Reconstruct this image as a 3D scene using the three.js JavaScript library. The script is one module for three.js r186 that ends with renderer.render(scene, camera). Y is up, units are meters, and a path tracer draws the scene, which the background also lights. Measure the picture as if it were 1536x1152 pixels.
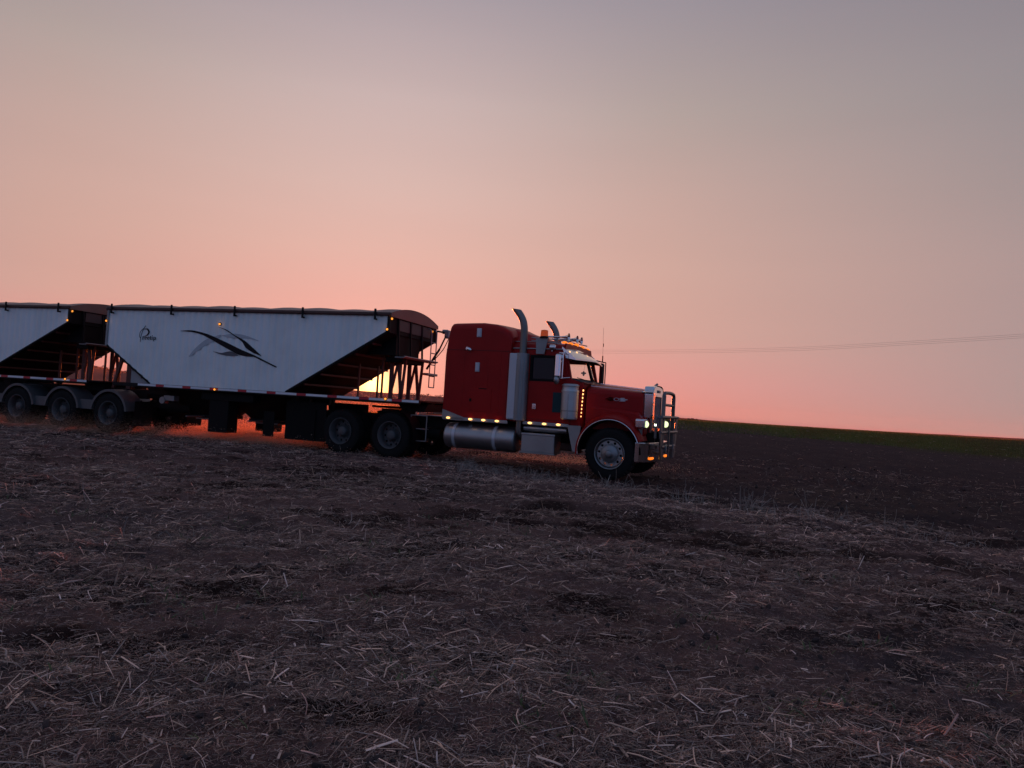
import * as THREE from 'three';
import { mergeGeometries } from 'three/addons/utils/BufferGeometryUtils.js';
import { RoundedBoxGeometry } from 'three/addons/geometries/RoundedBoxGeometry.js';
import { FontLoader } from 'three/addons/loaders/FontLoader.js';
import { TextGeometry } from 'three/addons/geometries/TextGeometry.js';

// ------------------------------------------------------------------ camera, sky, sun, exposure
const scene = new THREE.Scene();
const camera = new THREE.PerspectiveCamera(54.9, 4 / 3, 0.1, 9000);
camera.position.set(0, 1.392, 0);
camera.rotation.set(0.029, 0, 0.0613, 'XYZ');
const renderer = new THREE.WebGLRenderer({ antialias: true });
renderer.setSize(1024, 768);
renderer.toneMapping = THREE.LinearToneMapping;
renderer.toneMappingExposure = 2;                       // dusk, exposed for the sky
renderer.shadowMap.enabled = true;

const D2R = Math.PI / 180;
const SUN_AZ = -10.6, SUN_EL = 0.92;                       // degrees right of straight ahead, degrees up
const sunDir = new THREE.Vector3(Math.sin(SUN_AZ * D2R) * Math.cos(SUN_EL * D2R), Math.sin(SUN_EL * D2R), -Math.cos(SUN_AZ * D2R) * Math.cos(SUN_EL * D2R));
const lin = (c) => { c /= 255; return c <= 0.04045 ? c / 12.92 : ((c + 0.055) / 1.055) ** 2.4; };
const L3 = (r, g, b) => [lin(r), lin(g), lin(b)];
const smooth = (x, a, b) => { const t = Math.min(1, Math.max(0, (x - a) / (b - a))); return t * t * (3 - 2 * t); };
const lerp = (a, b, t) => a + (b - a) * t;
const rng = (s) => () => { s = (s + 0x6d2b79f5) | 0; let t = Math.imul(s ^ (s >>> 15), 1 | s); t = (t + Math.imul(t ^ (t >>> 7), 61 | t)) ^ t; return ((t ^ (t >>> 14)) >>> 0) / 4294967296; };
const hash2 = (ix, iy, s) => { let h = Math.imul(ix, 374761393) ^ Math.imul(iy, 668265263) ^ Math.imul(s, 1274126177); h = Math.imul(h ^ (h >>> 13), 1274126177); return ((h ^ (h >>> 16)) >>> 0) / 4294967296; };
const vnoise = (x, y, s = 0) => {
  const ix = Math.floor(x), iy = Math.floor(y), fx = x - ix, fy = y - iy, u = fx * fx * (3 - 2 * fx), v = fy * fy * (3 - 2 * fy);
  return lerp(lerp(hash2(ix, iy, s), hash2(ix + 1, iy, s), u), lerp(hash2(ix, iy + 1, s), hash2(ix + 1, iy + 1, s), u), v);
};
const fbm = (x, y, o, s = 0) => { let a = 0, w = 0.5, t = 0; for (let i = 0; i < o; i++) { a += w * vnoise(x, y, s + i * 17); t += w; w *= 0.5; x = x * 2.03 + 11.3; y = y * 2.03 + 5.7; } return a / t; };

{ // dusk sky: smoke-dimmed sunset ahead, blue dusk behind the camera
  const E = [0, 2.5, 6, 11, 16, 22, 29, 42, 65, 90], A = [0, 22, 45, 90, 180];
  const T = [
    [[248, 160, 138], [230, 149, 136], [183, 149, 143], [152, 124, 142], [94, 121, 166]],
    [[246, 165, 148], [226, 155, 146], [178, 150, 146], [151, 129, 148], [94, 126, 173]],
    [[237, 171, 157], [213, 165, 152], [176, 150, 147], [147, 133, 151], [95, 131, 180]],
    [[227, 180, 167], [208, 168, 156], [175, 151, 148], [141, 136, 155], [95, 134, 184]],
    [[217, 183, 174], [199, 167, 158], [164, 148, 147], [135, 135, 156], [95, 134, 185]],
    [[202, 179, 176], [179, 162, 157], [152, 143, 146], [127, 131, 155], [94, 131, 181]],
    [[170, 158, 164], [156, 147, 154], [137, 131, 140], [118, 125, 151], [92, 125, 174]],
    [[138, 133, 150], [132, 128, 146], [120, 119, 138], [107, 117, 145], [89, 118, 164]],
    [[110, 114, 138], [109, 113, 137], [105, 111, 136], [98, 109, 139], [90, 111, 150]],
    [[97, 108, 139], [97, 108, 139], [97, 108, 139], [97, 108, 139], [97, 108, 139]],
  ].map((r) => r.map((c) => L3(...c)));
  const W = 2048, H = 1024, d = new Float32Array(W * H * 4);
  const seg = (arr, x) => { let i = 0; while (i < arr.length - 2 && x > arr[i + 1]) i++; const t = Math.min(1, Math.max(0, (x - arr[i]) / (arr[i + 1] - arr[i]))); return [i, t]; };
  for (let y = 0; y < H; y++) {
    const el = ((y + 0.5) / H - 0.5) * 180, [ei, et] = seg(E, Math.max(0, el));
    for (let x = 0; x < W; x++) {
      const ph = ((x + 0.5) / W - 0.5) * 2 * Math.PI, dx = Math.cos(ph), dz = Math.sin(ph), az = Math.atan2(dx, -dz) / D2R;
      let da = Math.abs(az - SUN_AZ); if (da > 180) da = 360 - da;
      const [ai, at0] = seg(A, da), at = ai === 0 ? at0 * at0 * (2 - at0) : at0;
      const ce = Math.cos(el * D2R), cosS = dx * ce * sunDir.x + Math.sin(el * D2R) * sunDir.y + dz * ce * sunDir.z, s = Math.acos(Math.min(1, cosS)) / D2R;
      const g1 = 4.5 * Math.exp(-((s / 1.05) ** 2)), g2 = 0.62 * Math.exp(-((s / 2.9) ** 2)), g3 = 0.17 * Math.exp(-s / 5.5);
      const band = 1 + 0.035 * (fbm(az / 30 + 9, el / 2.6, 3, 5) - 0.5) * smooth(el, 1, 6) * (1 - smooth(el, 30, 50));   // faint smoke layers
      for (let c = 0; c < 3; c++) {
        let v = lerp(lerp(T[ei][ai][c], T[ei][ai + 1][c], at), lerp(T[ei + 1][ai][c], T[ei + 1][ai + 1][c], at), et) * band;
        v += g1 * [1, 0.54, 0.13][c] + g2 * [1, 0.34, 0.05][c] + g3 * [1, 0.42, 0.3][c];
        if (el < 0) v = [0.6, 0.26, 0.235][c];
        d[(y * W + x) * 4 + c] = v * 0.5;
      }
      d[(y * W + x) * 4 + 3] = 1;
    }
  }
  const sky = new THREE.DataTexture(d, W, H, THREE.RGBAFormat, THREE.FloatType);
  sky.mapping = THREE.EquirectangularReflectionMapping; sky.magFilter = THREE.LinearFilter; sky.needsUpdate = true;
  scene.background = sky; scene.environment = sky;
}
const sun = new THREE.DirectionalLight(new THREE.Color(1, 0.135, 0.03), 5);
sun.position.copy(sunDir).multiplyScalar(120).add(new THREE.Vector3(0, 0, -20));
sun.target.position.set(0, 0, -20);
sun.castShadow = true; sun.shadow.radius = 1.7;
sun.shadow.mapSize.set(4096, 4096);
Object.assign(sun.shadow.camera, { left: -40, right: 40, top: 20, bottom: -20, near: 1, far: 400 });
scene.add(sun, sun.target);

scene.fog = new THREE.FogExp2(new THREE.Color(1, 0.66, 0.56), 0.00004);

// ------------------------------------------------------------------ helpers
const used = {};
const numbered = (n) => { const k = (used[n] = (used[n] ?? -1) + 1); return k ? n + '_' + String(k).padStart(3, '0') : n; };
function tag(o, label, category, group, kind) {
  if (label) o.userData.label = label;
  if (category) o.userData.category = category;
  if (group) o.userData.group = group;
  if (kind) o.userData.kind = kind;
  return o;
}
function thing(name, label, category, [x, y, z], turn = 0, group) {
  const o = new THREE.Group(); o.name = numbered(name); o.position.set(x, y, z); o.rotation.y = turn; scene.add(o);
  return tag(o, label, category, group);
}
// texture coordinates in metres, from the direction each face looks
function metreUV(g) {
  const p = g.attributes.position, n = g.attributes.normal, uv = new Float32Array(p.count * 2);
  for (let i = 0; i < p.count; i++) {
    const ax = Math.abs(n.getX(i)), ay = Math.abs(n.getY(i)), az = Math.abs(n.getZ(i));
    if (az >= ax && az >= ay) { uv[2 * i] = p.getX(i); uv[2 * i + 1] = p.getY(i); } else if (ay >= ax) { uv[2 * i] = p.getX(i); uv[2 * i + 1] = p.getZ(i); } else { uv[2 * i] = p.getZ(i); uv[2 * i + 1] = p.getY(i); }
  }
  g.setAttribute('uv', new THREE.BufferAttribute(uv, 2));
  return g;
}
function mk(list) {
  const gs = [].concat(list).map((g) => { const q = g.index ? g.toNonIndexed() : g.clone(); if (!q.attributes.normal) q.computeVertexNormals(); for (const k of Object.keys(q.attributes)) if (!['position', 'normal'].includes(k)) q.deleteAttribute(k); return q; });
  return metreUV(gs.length > 1 ? mergeGeometries(gs) : gs[0]);
}
function part(name, geos, mat, parent, label) {
  const m = new THREE.Mesh(geos.isBufferGeometry && geos.userData.ready ? geos : mk(geos), mat);
  m.name = name; m.castShadow = m.receiveShadow = true;
  if (label) m.userData.label = label;
  parent.add(m);
  return m;
}
const V = (x, y, z) => new THREE.Vector3(x, y, z);
const bx = (w, h, d, x, y, z, r = 0.012) => new RoundedBoxGeometry(w, h, d, 2, Math.min(r, w / 2.1, h / 2.1, d / 2.1)).translate(x, y, z);
const bar = (a, b, r, seg = 10) => {                             // round bar between two points
  const A = V(...a), B = V(...b), d = B.clone().sub(A), g = new THREE.CylinderGeometry(r, r, d.length(), seg);
  g.applyQuaternion(new THREE.Quaternion().setFromUnitVectors(V(0, 1, 0), d.clone().normalize()));
  return g.translate(...A.add(B).multiplyScalar(0.5).toArray());
};
const beam = (a, b, w, t) => {                                   // square bar between two points, t across z
  const A = V(...a), B = V(...b), d = B.clone().sub(A), g = new RoundedBoxGeometry(w, d.length(), t, 1, Math.min(w, t) * 0.12);
  const y = d.clone().normalize(), ref = Math.abs(y.z) > 0.9 ? V(1, 0, 0) : V(0, 0, 1), x = new THREE.Vector3().crossVectors(y, ref).normalize(), z = new THREE.Vector3().crossVectors(x, y);
  g.applyMatrix4(new THREE.Matrix4().makeBasis(x, y, z));
  return g.translate(...A.add(B).multiplyScalar(0.5).toArray());
};
const tube = (pts, r, n = 24, seg = 10) => new THREE.TubeGeometry(new THREE.CatmullRomCurve3(pts.map((p) => V(...p)), false, 'catmullrom', 0.4), n, r, seg);
const shape = (pts, holes = []) => { const s = new THREE.Shape(pts.map((p) => new THREE.Vector2(...p))); for (const h of holes) s.holes.push(new THREE.Path(h.map((p) => new THREE.Vector2(...p)))); return s; };
const slab = (pts, z0, z1, bevel = 0, holes = []) => {           // outline in x, y pulled from z0 to z1
  const g = new THREE.ExtrudeGeometry(shape(pts, holes), { depth: z1 - z0 - 2 * bevel, bevelEnabled: bevel > 0, bevelSize: bevel, bevelThickness: bevel, bevelSegments: 2, bevelOffset: -bevel, curveSegments: 16 });
  return g.translate(0, 0, z0 + bevel);
};
const slabX = (pts, x0, x1, bevel = 0, holes = []) => slab(pts.map(([z, y]) => [-z, y]), 0, x1 - x0, bevel, holes.map((h) => h.map(([z, y]) => [-z, y]))).rotateY(Math.PI / 2).translate(x0, 0, 0);   // outline in z, y
const cylZ = (r, z0, z1, x, y, seg = 24, r2 = r) => new THREE.CylinderGeometry(r2, r, z1 - z0, seg).rotateX(Math.PI / 2).translate(x, y, (z0 + z1) / 2);
const cylX = (r, x0, x1, y, z, seg = 28) => new THREE.CylinderGeometry(r, r, x1 - x0, seg).rotateZ(Math.PI / 2).translate((x0 + x1) / 2, y, z);
const latheZ = (pts, seg = 40) => new THREE.LatheGeometry(pts.map((p) => new THREE.Vector2(...p)), seg).rotateX(Math.PI / 2);   // (radius, z)
function grid(nu, nv, f) {                                       // sheet from f(u, v)
  const pos = [], idx = [];
  for (let j = 0; j <= nv; j++) for (let i = 0; i <= nu; i++) pos.push(...f(i / nu, j / nv));
  for (let j = 0; j < nv; j++) for (let i = 0; i < nu; i++) { const a = j * (nu + 1) + i, b = a + 1, c = a + nu + 1, e = c + 1; idx.push(a, b, e, a, e, c); }
  const g = new THREE.BufferGeometry(); g.setAttribute('position', new THREE.Float32BufferAttribute(pos, 3)); g.setIndex(idx); g.computeVertexNormals();
  return g;
}

// ------------------------------------------------------------------ materials
function noiseTex(n, f, srgb) {
  const d = new Uint8Array(n * n * 4);
  for (let y = 0; y < n; y++) for (let x = 0; x < n; x++) { const v = f(x / n, y / n); for (let c = 0; c < 3; c++) d[(y * n + x) * 4 + c] = Math.max(0, Math.min(255, 255 * (Array.isArray(v) ? v[c] : v))); d[(y * n + x) * 4 + 3] = 255; }
  const t = new THREE.DataTexture(d, n, n); t.wrapS = t.wrapT = THREE.RepeatWrapping; t.magFilter = THREE.LinearFilter; t.needsUpdate = true; if (srgb) t.colorSpace = THREE.SRGBColorSpace;
  return t;
}
const wrapN = (u, v, k, s) => { // tileable noise, k cells
  const x = u * k, y = v * k, ix = Math.floor(x), iy = Math.floor(y), fx = x - ix, fy = y - iy, a = fx * fx * (3 - 2 * fx), b = fy * fy * (3 - 2 * fy), h = (i, j) => hash2(((i % k) + k) % k, ((j % k) + k) % k, s);
  return lerp(lerp(h(ix, iy), h(ix + 1, iy), a), lerp(h(ix, iy + 1), h(ix + 1, iy + 1), a), b);
};
const tfbm = (u, v, k, o, s) => { let a = 0, w = 0.5, t = 0; for (let i = 0; i < o; i++) { a += w * wrapN(u, v, k, s + i); t += w; w *= 0.55; k *= 2; } return a / t; };
const grime = noiseTex(512, (u, v) => { const a = tfbm(u, v, 4, 6, 3), b = wrapN(u * 1, v, 96, 8); const k = 0.72 + 0.4 * a + 0.05 * b; return [k, k * 0.985, k * 0.96]; });
const streak = noiseTex(512, (u, v) => { const a = tfbm(u, v * 0.999, 3, 5, 31), s = wrapN(u, 0.37, 128, 12) * 0.5 + wrapN(u, 0.1, 48, 14) * 0.5, k = 0.84 + 0.3 * a + 0.07 * (s - 0.5); return [k, k, k * 0.98]; });
const rough = noiseTex(256, (u, v) => 0.35 + 0.65 * tfbm(u, v, 5, 5, 55));
for (const t of [grime, streak, rough]) t.repeat.set(0.5, 0.5);
const matt = (r, g, b, roughness, more = {}) => new THREE.MeshPhysicalMaterial({ color: new THREE.Color().setRGB(r, g, b), roughness, specularIntensity: 0.35, ...more });
const std = (r, g, b, roughness, metalness = 0, more = {}) => new THREE.MeshStandardMaterial({ color: new THREE.Color().setRGB(r, g, b), roughness, metalness, ...more });
const paintM = (r, g, b, roughness = 0.4, coat = 0.6) => new THREE.MeshPhysicalMaterial({ color: new THREE.Color().setRGB(r, g, b), roughness, clearcoat: coat, clearcoatRoughness: 0.18, specularIntensity: 0.3, map: grime });
const M = {
  red: paintM(0.36, 0.0075, 0.0075, 0.45, 0.07), redDark: paintM(0.12, 0.008, 0.008, 0.5, 0.3),
  white: new THREE.MeshPhysicalMaterial({ color: new THREE.Color().setRGB(0.8, 0.84, 0.84), roughness: 0.45, clearcoat: 0.2, clearcoatRoughness: 0.3, map: streak }),
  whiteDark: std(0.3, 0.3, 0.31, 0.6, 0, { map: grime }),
  tarp: std(0.26, 0.17, 0.15, 0.55, 0, { map: grime }), tarpEnd: std(0.22, 0.13, 0.1, 0.7, 0, { map: grime }), bowBar: std(0.07, 0.025, 0.022, 0.5, 0, { map: grime }),
  black: matt(0.006, 0.006, 0.0065, 0.7, { map: grime }), frame: matt(0.012, 0.011, 0.0115, 0.65, { map: grime }),
  strut: std(0.09, 0.022, 0.018, 0.55, 0, { map: grime }),  // red tint of the sun's flare is put into this colour
  rubber: matt(0.013, 0.0128, 0.013, 0.9, { map: grime }), flap: matt(0.007, 0.0065, 0.0065, 0.85),
  chrome: std(0.72, 0.73, 0.75, 0.16, 1, { roughnessMap: rough }), chromeDull: std(0.4, 0.41, 0.43, 0.45, 1, { map: grime }),
  alum: std(0.36, 0.37, 0.38, 0.45, 1, { map: grime }), steel: std(0.3, 0.3, 0.31, 0.5, 0.8, { map: grime }), wallPanel: std(0.055, 0.05, 0.052, 0.6, 0, { map: grime }), barMetal: std(0.17, 0.165, 0.17, 0.45, 1, { map: grime }), brushed: std(0.55, 0.56, 0.58, 0.5, 0.9, { map: grime }), pipe: std(0.25, 0.24, 0.235, 0.55, 0.9, { map: grime }),
  fenderGrey: std(0.11, 0.11, 0.115, 0.5, 0.2, { map: grime }), wheelGrey: std(0.085, 0.083, 0.085, 0.6, 0, { map: grime }),
  galv: std(0.3, 0.31, 0.33, 0.5, 0.7, { map: grime }),
  tapeWhite: std(0.72, 0.72, 0.74, 0.35), tapeRed: std(0.5, 0.02, 0.035, 0.35),
  decal: matt(0.006, 0.006, 0.009, 0.5), decalGrey: std(0.09, 0.095, 0.11, 0.45), decalPale: std(0.44, 0.48, 0.51, 0.45), silver: std(0.6, 0.6, 0.62, 0.3, 0.8),
  glass: new THREE.MeshPhysicalMaterial({ color: new THREE.Color().setRGB(0.97, 1, 0.98), roughness: 0.03, transmission: 1, thickness: 0, ior: 1.5 }),
  tint: new THREE.MeshPhysicalMaterial({ color: new THREE.Color().setRGB(0.012, 0.018, 0.028), specularIntensity: 0.5, roughness: 0.06, transmission: 0.4, thickness: 0, ior: 1.5 }),
  teal: new THREE.MeshPhysicalMaterial({ color: new THREE.Color().setRGB(0.004, 0.04, 0.05), roughness: 0.25, specularIntensity: 0.4 }),
  interior: std(0.05, 0.045, 0.045, 0.8), vent: std(0.5, 0.52, 0.56, 0.35, 0.3),
  amber: std(0.6, 0.2, 0.03, 0.3, 0, { emissive: new THREE.Color(1, 0.33, 0.045), emissiveIntensity: 0.65 }),
  amberHot: std(0.6, 0.3, 0.1, 0.3, 0, { emissive: new THREE.Color(1, 0.5, 0.16), emissiveIntensity: 1.3 }),
  amberDim: std(0.6, 0.2, 0.03, 0.3, 0, { emissive: new THREE.Color(1, 0.3, 0.04), emissiveIntensity: 0.25 }),
  orange: std(0.6, 0.2, 0.03, 0.3, 0, { emissive: new THREE.Color(1, 0.2, 0.012), emissiveIntensity: 0.625 }),
  lensOff: std(0.45, 0.12, 0.015, 0.25), beacon: new THREE.MeshPhysicalMaterial({ color: new THREE.Color().setRGB(0.85, 0.25, 0.02), roughness: 0.25, transmission: 0.55, thickness: 0, emissive: new THREE.Color(1, 0.3, 0.02), emissiveIntensity: 0.05 }),
  headlamp: std(0.8, 0.85, 0.7, 0.2, 0, { emissive: new THREE.Color(0.86, 1, 0.5), emissiveIntensity: 0.7 }), lampGlass: std(0.5, 0.52, 0.48, 0.15, 0.5),
};

// ------------------------------------------------------------------ terrain
// distant skyline: degrees of rise seen at each azimuth
const RIDGE = [[-180, 0.2], [-60, 0.6], [-40, 0.8], [-34.7, 0.87], [-31, 1.02], [-27, 0.66], [-22, 0.5], [-15, 0.42], [-6, 0.33], [0, 0.2], [8, -0.1], [20, -0.3], [40, -0.1], [180, 0.2]];
const ridgeEl = (az) => { let i = 0; while (i < RIDGE.length - 2 && az > RIDGE[i + 1][0]) i++; const t = (az - RIDGE[i][0]) / (RIDGE[i + 1][0] - RIDGE[i][0]); return lerp(RIDGE[i][1], RIDGE[i + 1][1], t * t * (3 - 2 * t)); };
const TH_T = 0.403, TH_L = 0.3226;                                // headings of the tractor and the trailers
const O_T = V(2.5466, 0, -16.2613), O_L = V(-2.7517, 0, -18.5205);
const dirT = V(Math.cos(TH_T), 0, Math.sin(TH_T)), sideT = V(-Math.sin(TH_T), 0, Math.cos(TH_T));
// dark bare soil lies beyond this line, standing stubble along it
const edgeZ = (x) => -15.4 + 0.98 * x + 0.6 * Math.sin(x * 0.5 + 1) * 0.4;     // z of the stubble edge at x (right of the truck)
const bareSoil = (x, z) => {                                      // 0 litter, 1 bare
  const s = (z - edgeZ(x)) * -0.71 + 0.5 * (fbm(x * 0.8, z * 0.8, 2, 71) - 0.5);
  return smooth(s, -0.4, 1.8) * smooth(x, -1.5, 2.5);
};
// ruts: shallow wheel tracks in front of the truck (z of the track's middle at x, half width, depth)
const RUTS = [[-12.6, 0.10, 0.34, 0.07, -4.6, 9], [-10.6, 0.20, 0.3, 0.06, -1.6, 8], [-9.0, 0.22, 0.28, 0.035, -1, 8], [-13.9, 0.06, 0.25, 0.04, -9, 0.5]];
function rut(x, z) {
  let h = 0, k = 0;
  for (const [z0, s, w, dep, xa, xb] of RUTS) {
    const on = smooth(x, xa - 1, xa + 1) * (1 - smooth(x, xb - 1, xb + 1)) * (0.45 + 0.75 * vnoise(x * 0.9, z0, 91));
    if (on <= 0) continue;
    const d = (z - (z0 + s * x + 0.12 * Math.sin(x * 0.9 + z0))) / w, g = Math.exp(-d * d);
    h += on * dep * (-g + 0.75 * Math.exp(-((Math.abs(d) - 1.6) ** 2) * 2.5)); k += on * g;
  }
  return [h, Math.min(1, k)];
}
function groundH(x, z) {
  const r = Math.hypot(x, z), az = Math.atan2(x, -z) / D2R;
  let h = 0;
  if (r < 90) {
    const f = 1 - smooth(r, 50, 90);
    h += f * (0.075 * (fbm(x * 0.45, z * 0.45, 2, 1) - 0.5) + 0.095 * (fbm(x * 1.3, z * 1.5, 3, 2) - 0.5) + (r < 30 ? 0.125 * (fbm(x * 5, z * 5, 3, 3) - 0.5) : 0));
    h += rut(x, z)[0];
    const c = bareSoil(x, z); h -= 0.05 * c * f;
  }
  { // low swell added beyond the truck to shade the right foreground from the sun
    const c = x - 0.187 * z, dd = -z;
    const top = 0.97 * smooth(c, 0.4, 2.4) + 0.18 * smooth(c, 3, 6);
    if (dd > 20 && top > 0) h += top * (dd < 50 ? smooth(dd, 18, 52) : Math.max(0, 1 - 0.0042 * (dd - 50))) * (1 - smooth(r, 240, 400));
  }
  if (r > 200) {
    const el = ridgeEl(az) + 0.05 * (fbm(az * 1.3 + 40, 3.3, 3, 9) - 0.5);
    h += smooth(r, 700, 2600) * (Math.tan(el * D2R) * 2600 + 1.39) - (r > 240 ? 5 * smooth(r, 240, 900) * (1 - smooth(r, 1200, 2400)) : 0);
  }
  return h;
}
{
  const azs = [], rs = [];
  for (let a = -52; a <= 52; a += 0.26) azs.push(a);
  for (let a = 56; a <= 304; a += 4) azs.push(a);
  azs.push(308);
  for (let r = 0.4, i = 0; r < 3200; i++) { rs.push(r); r *= r < 40 ? 1.0155 : r < 120 ? 1.03 : 1.06; }
  rs.push(3200);
  const pos = [], col = [], uv = [], idx = [], n = azs.length;
  const litter = [0.3, 0.18, 0.155], soil = [0.046, 0.025, 0.021], grass = [0.12, 0.125, 0.022], stub = [0.25, 0.18, 0.12], far = [0.11, 0.075, 0.07];
  const mix = (a, b, t) => [lerp(a[0], b[0], t), lerp(a[1], b[1], t), lerp(a[2], b[2], t)];
  for (const r of rs) for (const a of azs) {
    const x = r * Math.sin(a * D2R), z = -r * Math.cos(a * D2R), h = groundH(x, z);
    pos.push(x, h, z); uv.push(x, z);
    const az = a > 180 ? a - 360 : a;
    const low = fbm(x * 0.35 + 3, z * 0.35, 3, 21), mid = fbm(x * 1.5, z * 3.0, 4, 23);
    let c = mix(litter, soil, Math.min(1, smooth(mid * 0.65 + low * 0.35, 0.44, 0.6) * 0.92));
    c = mix(c, [0.19, 0.15, 0.145], 0.5 * smooth(fbm(x * 0.22 + 7, z * 0.3, 2, 29), 0.5, 0.75));
    c = mix(c, [0.34, 0.22, 0.2], 0.45 * smooth(z - edgeZ(x), -0.2, 0.6) * (1 - smooth(z - edgeZ(x), 1.5, 4.5)) * smooth(x, -6, -1));
    c = mix(c, soil, 0.75 * rut(x, z)[1]);
    c = mix(c, mix([0.105, 0.068, 0.066], litter, 0.2 * smooth(mid, 0.45, 0.7)), bareSoil(x, z) * (1 - 0.25 * smooth(r, 24, 60)));
    const gl = 42 + 9 * (fbm(az * 0.16 + 8, 1.1, 3, 41) - 0.5) + (az > 26 ? (az - 26) * -0.4 : 0);
    if (r > 22) {
      const gr = mix(mix(grass, [0.115, 0.085, 0.015], smooth(fbm(az * 0.5, r * 0.05, 3, 43), 0.35, 0.65)), [0.09, 0.06, 0.035], smooth(az, 27, 38) * 0.6);
      c = mix(c, gr, smooth(r, gl - 3, gl + 3) * smooth(az, 2, 8));
      c = mix(c, stub, smooth(r, 55, 75) * (1 - smooth(az, 1, 6)) * 0.8);
      c = mix(c, far, smooth(r, 500, 1300));
    }
    col.push(...c);
  }
  for (let j = 0; j < rs.length - 1; j++) for (let i = 0; i < n - 1; i++) { const p = j * n + i, q = p + 1, s = p + n, t = s + 1; idx.push(p, q, s, q, t, s); }
  const g = new THREE.BufferGeometry();
  g.setAttribute('position', new THREE.Float32BufferAttribute(pos, 3)); g.setAttribute('color', new THREE.Float32BufferAttribute(col, 3)); g.setAttribute('uv', new THREE.Float32BufferAttribute(uv, 2));
  g.setIndex(idx); g.computeVertexNormals();
  // fine chaff and crumbs: grain of the soil only
  const N = 1024, h = new Float32Array(N * N), R = rng(77);
  for (let y = 0; y < N; y++) for (let x = 0; x < N; x++) h[y * N + x] = 0.45 * tfbm(x / N, y / N, 24, 4, 101);
  for (let k = 0; k < 26000; k++) {
    const x0 = R() * N, y0 = R() * N, a = R() * 6.283, len = 4 + R() * 26, v = 0.25 + R() * 0.5;
    for (let t = 0; t < len; t++) { const x = Math.floor(x0 + Math.cos(a) * t + N) % N, y = Math.floor(y0 + Math.sin(a) * t + N) % N; h[y * N + x] = Math.max(h[y * N + x], 0.2 + v); }
  }
  const bump = noiseTex(N, (u, v) => h[Math.min(N - 1, Math.round(v * N)) * N + Math.min(N - 1, Math.round(u * N))]);
  const tone = noiseTex(N, (u, v) => { const k = h[Math.min(N - 1, Math.round(v * N)) * N + Math.min(N - 1, Math.round(u * N))]; const b = 0.35 + 0.95 * k; return [b, b * 0.97, b * 0.95]; });
  for (const t of [bump, tone]) t.repeat.set(1 / 1.7, 1 / 1.7);
  const m = new THREE.Mesh(g, new THREE.MeshPhysicalMaterial({ vertexColors: true, roughness: 1, specularIntensity: 0.08, map: tone, bumpMap: bump, bumpScale: 0.02 }));
  m.name = 'field_ground'; m.receiveShadow = true; m.castShadow = true; m.userData.kind = 'structure'; scene.add(m);
}

// ------------------------------------------------------------------ wheels
function wheelGeos(kind) {
  const r = 0.53, w = 0.27, out = {};
  const tyre = [latheZ([[0.3, -w / 2 + 0.02], [0.34, -w / 2], [0.44, -w / 2 - 0.012], [0.5, -w / 2 + 0.012], [r - 0.008, -w / 2 + 0.045], [r, -0.07], [r - 0.014, -0.068], [r - 0.014, -0.056], [r, -0.054], [r, -0.006], [r - 0.014, -0.004], [r - 0.014, 0.006], [r, 0.008], [r, 0.054], [r - 0.014, 0.056], [r - 0.014, 0.068], [r, 0.07], [r - 0.008, w / 2 - 0.045], [0.5, w / 2 - 0.012], [0.44, w / 2 + 0.012], [0.34, w / 2], [0.3, w / 2 - 0.02]], 48)];
  for (let i = 0; i < 44; i++) for (const s of [-1, 1]) tyre.push(new THREE.BoxGeometry(0.034, 0.03, 0.055).translate(0, r - 0.012, s * (w / 2 - 0.03)).rotateZ((i + (s > 0 ? 0.5 : 0)) * Math.PI / 22));
  out.tyre = mk(tyre);
  const holes = [];
  for (let i = 0; i < 10; i++) { const a = (i + 0.5) * Math.PI / 5, p = []; for (let k = 0; k < 12; k++) { const b = k * Math.PI / 6; p.push([0.232 * Math.cos(a) + 0.027 * Math.cos(b), 0.232 * Math.sin(a) + 0.027 * Math.sin(b)]); } holes.push(p); }
  const ring = []; for (let k = 0; k < 48; k++) ring.push([0.272 * Math.cos(k * Math.PI / 24), 0.272 * Math.sin(k * Math.PI / 24)]);
  const dz = kind === 'front' ? 0.1 : -0.04;                       // steer rims bulge out, dual rims are dished in
  out.rim = mk([latheZ([[0.3, -w / 2 + 0.02], [0.275, -w / 2 + 0.06], [0.27, 0], [0.278, w / 2 - 0.05], [0.3, w / 2 - 0.012], [0.317, w / 2 + 0.004], [0.322, w / 2 + 0.016], [0.312, w / 2 + 0.02], [0.3, w / 2 + 0.008], [0.285, w / 2 - 0.03]], 48), slab(ring, dz - 0.012, dz, 0.003, holes)]);
  const hub = kind === 'front'
    ? [latheZ([[0.19, dz - 0.002], [0.188, dz + 0.02], [0.17, dz + 0.05], [0.12, dz + 0.075], [0.075, dz + 0.085], [0.07, dz + 0.12], [0.05, dz + 0.135], [0.001, dz + 0.138]])]
    : [latheZ([[0.16, dz - 0.002], [0.155, dz + 0.012], [0.13, dz + 0.02], [0.12, dz + 0.1], [0.1, dz + 0.13], [0.06, dz + 0.145], [0.001, dz + 0.148]])];
  for (let i = 0; i < 10; i++) { const a = i * Math.PI / 5, q = kind === 'front' ? 0.2 : 0.17; hub.push(cylZ(0.015, dz, dz + 0.035, q * Math.cos(a), q * Math.sin(a), 6)); }
  out.hub = mk(hub);
  for (const k in out) out[k].userData.ready = true;
  return out;
}
const WG = { front: wheelGeos('front'), dual: wheelGeos('dual') };
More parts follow.
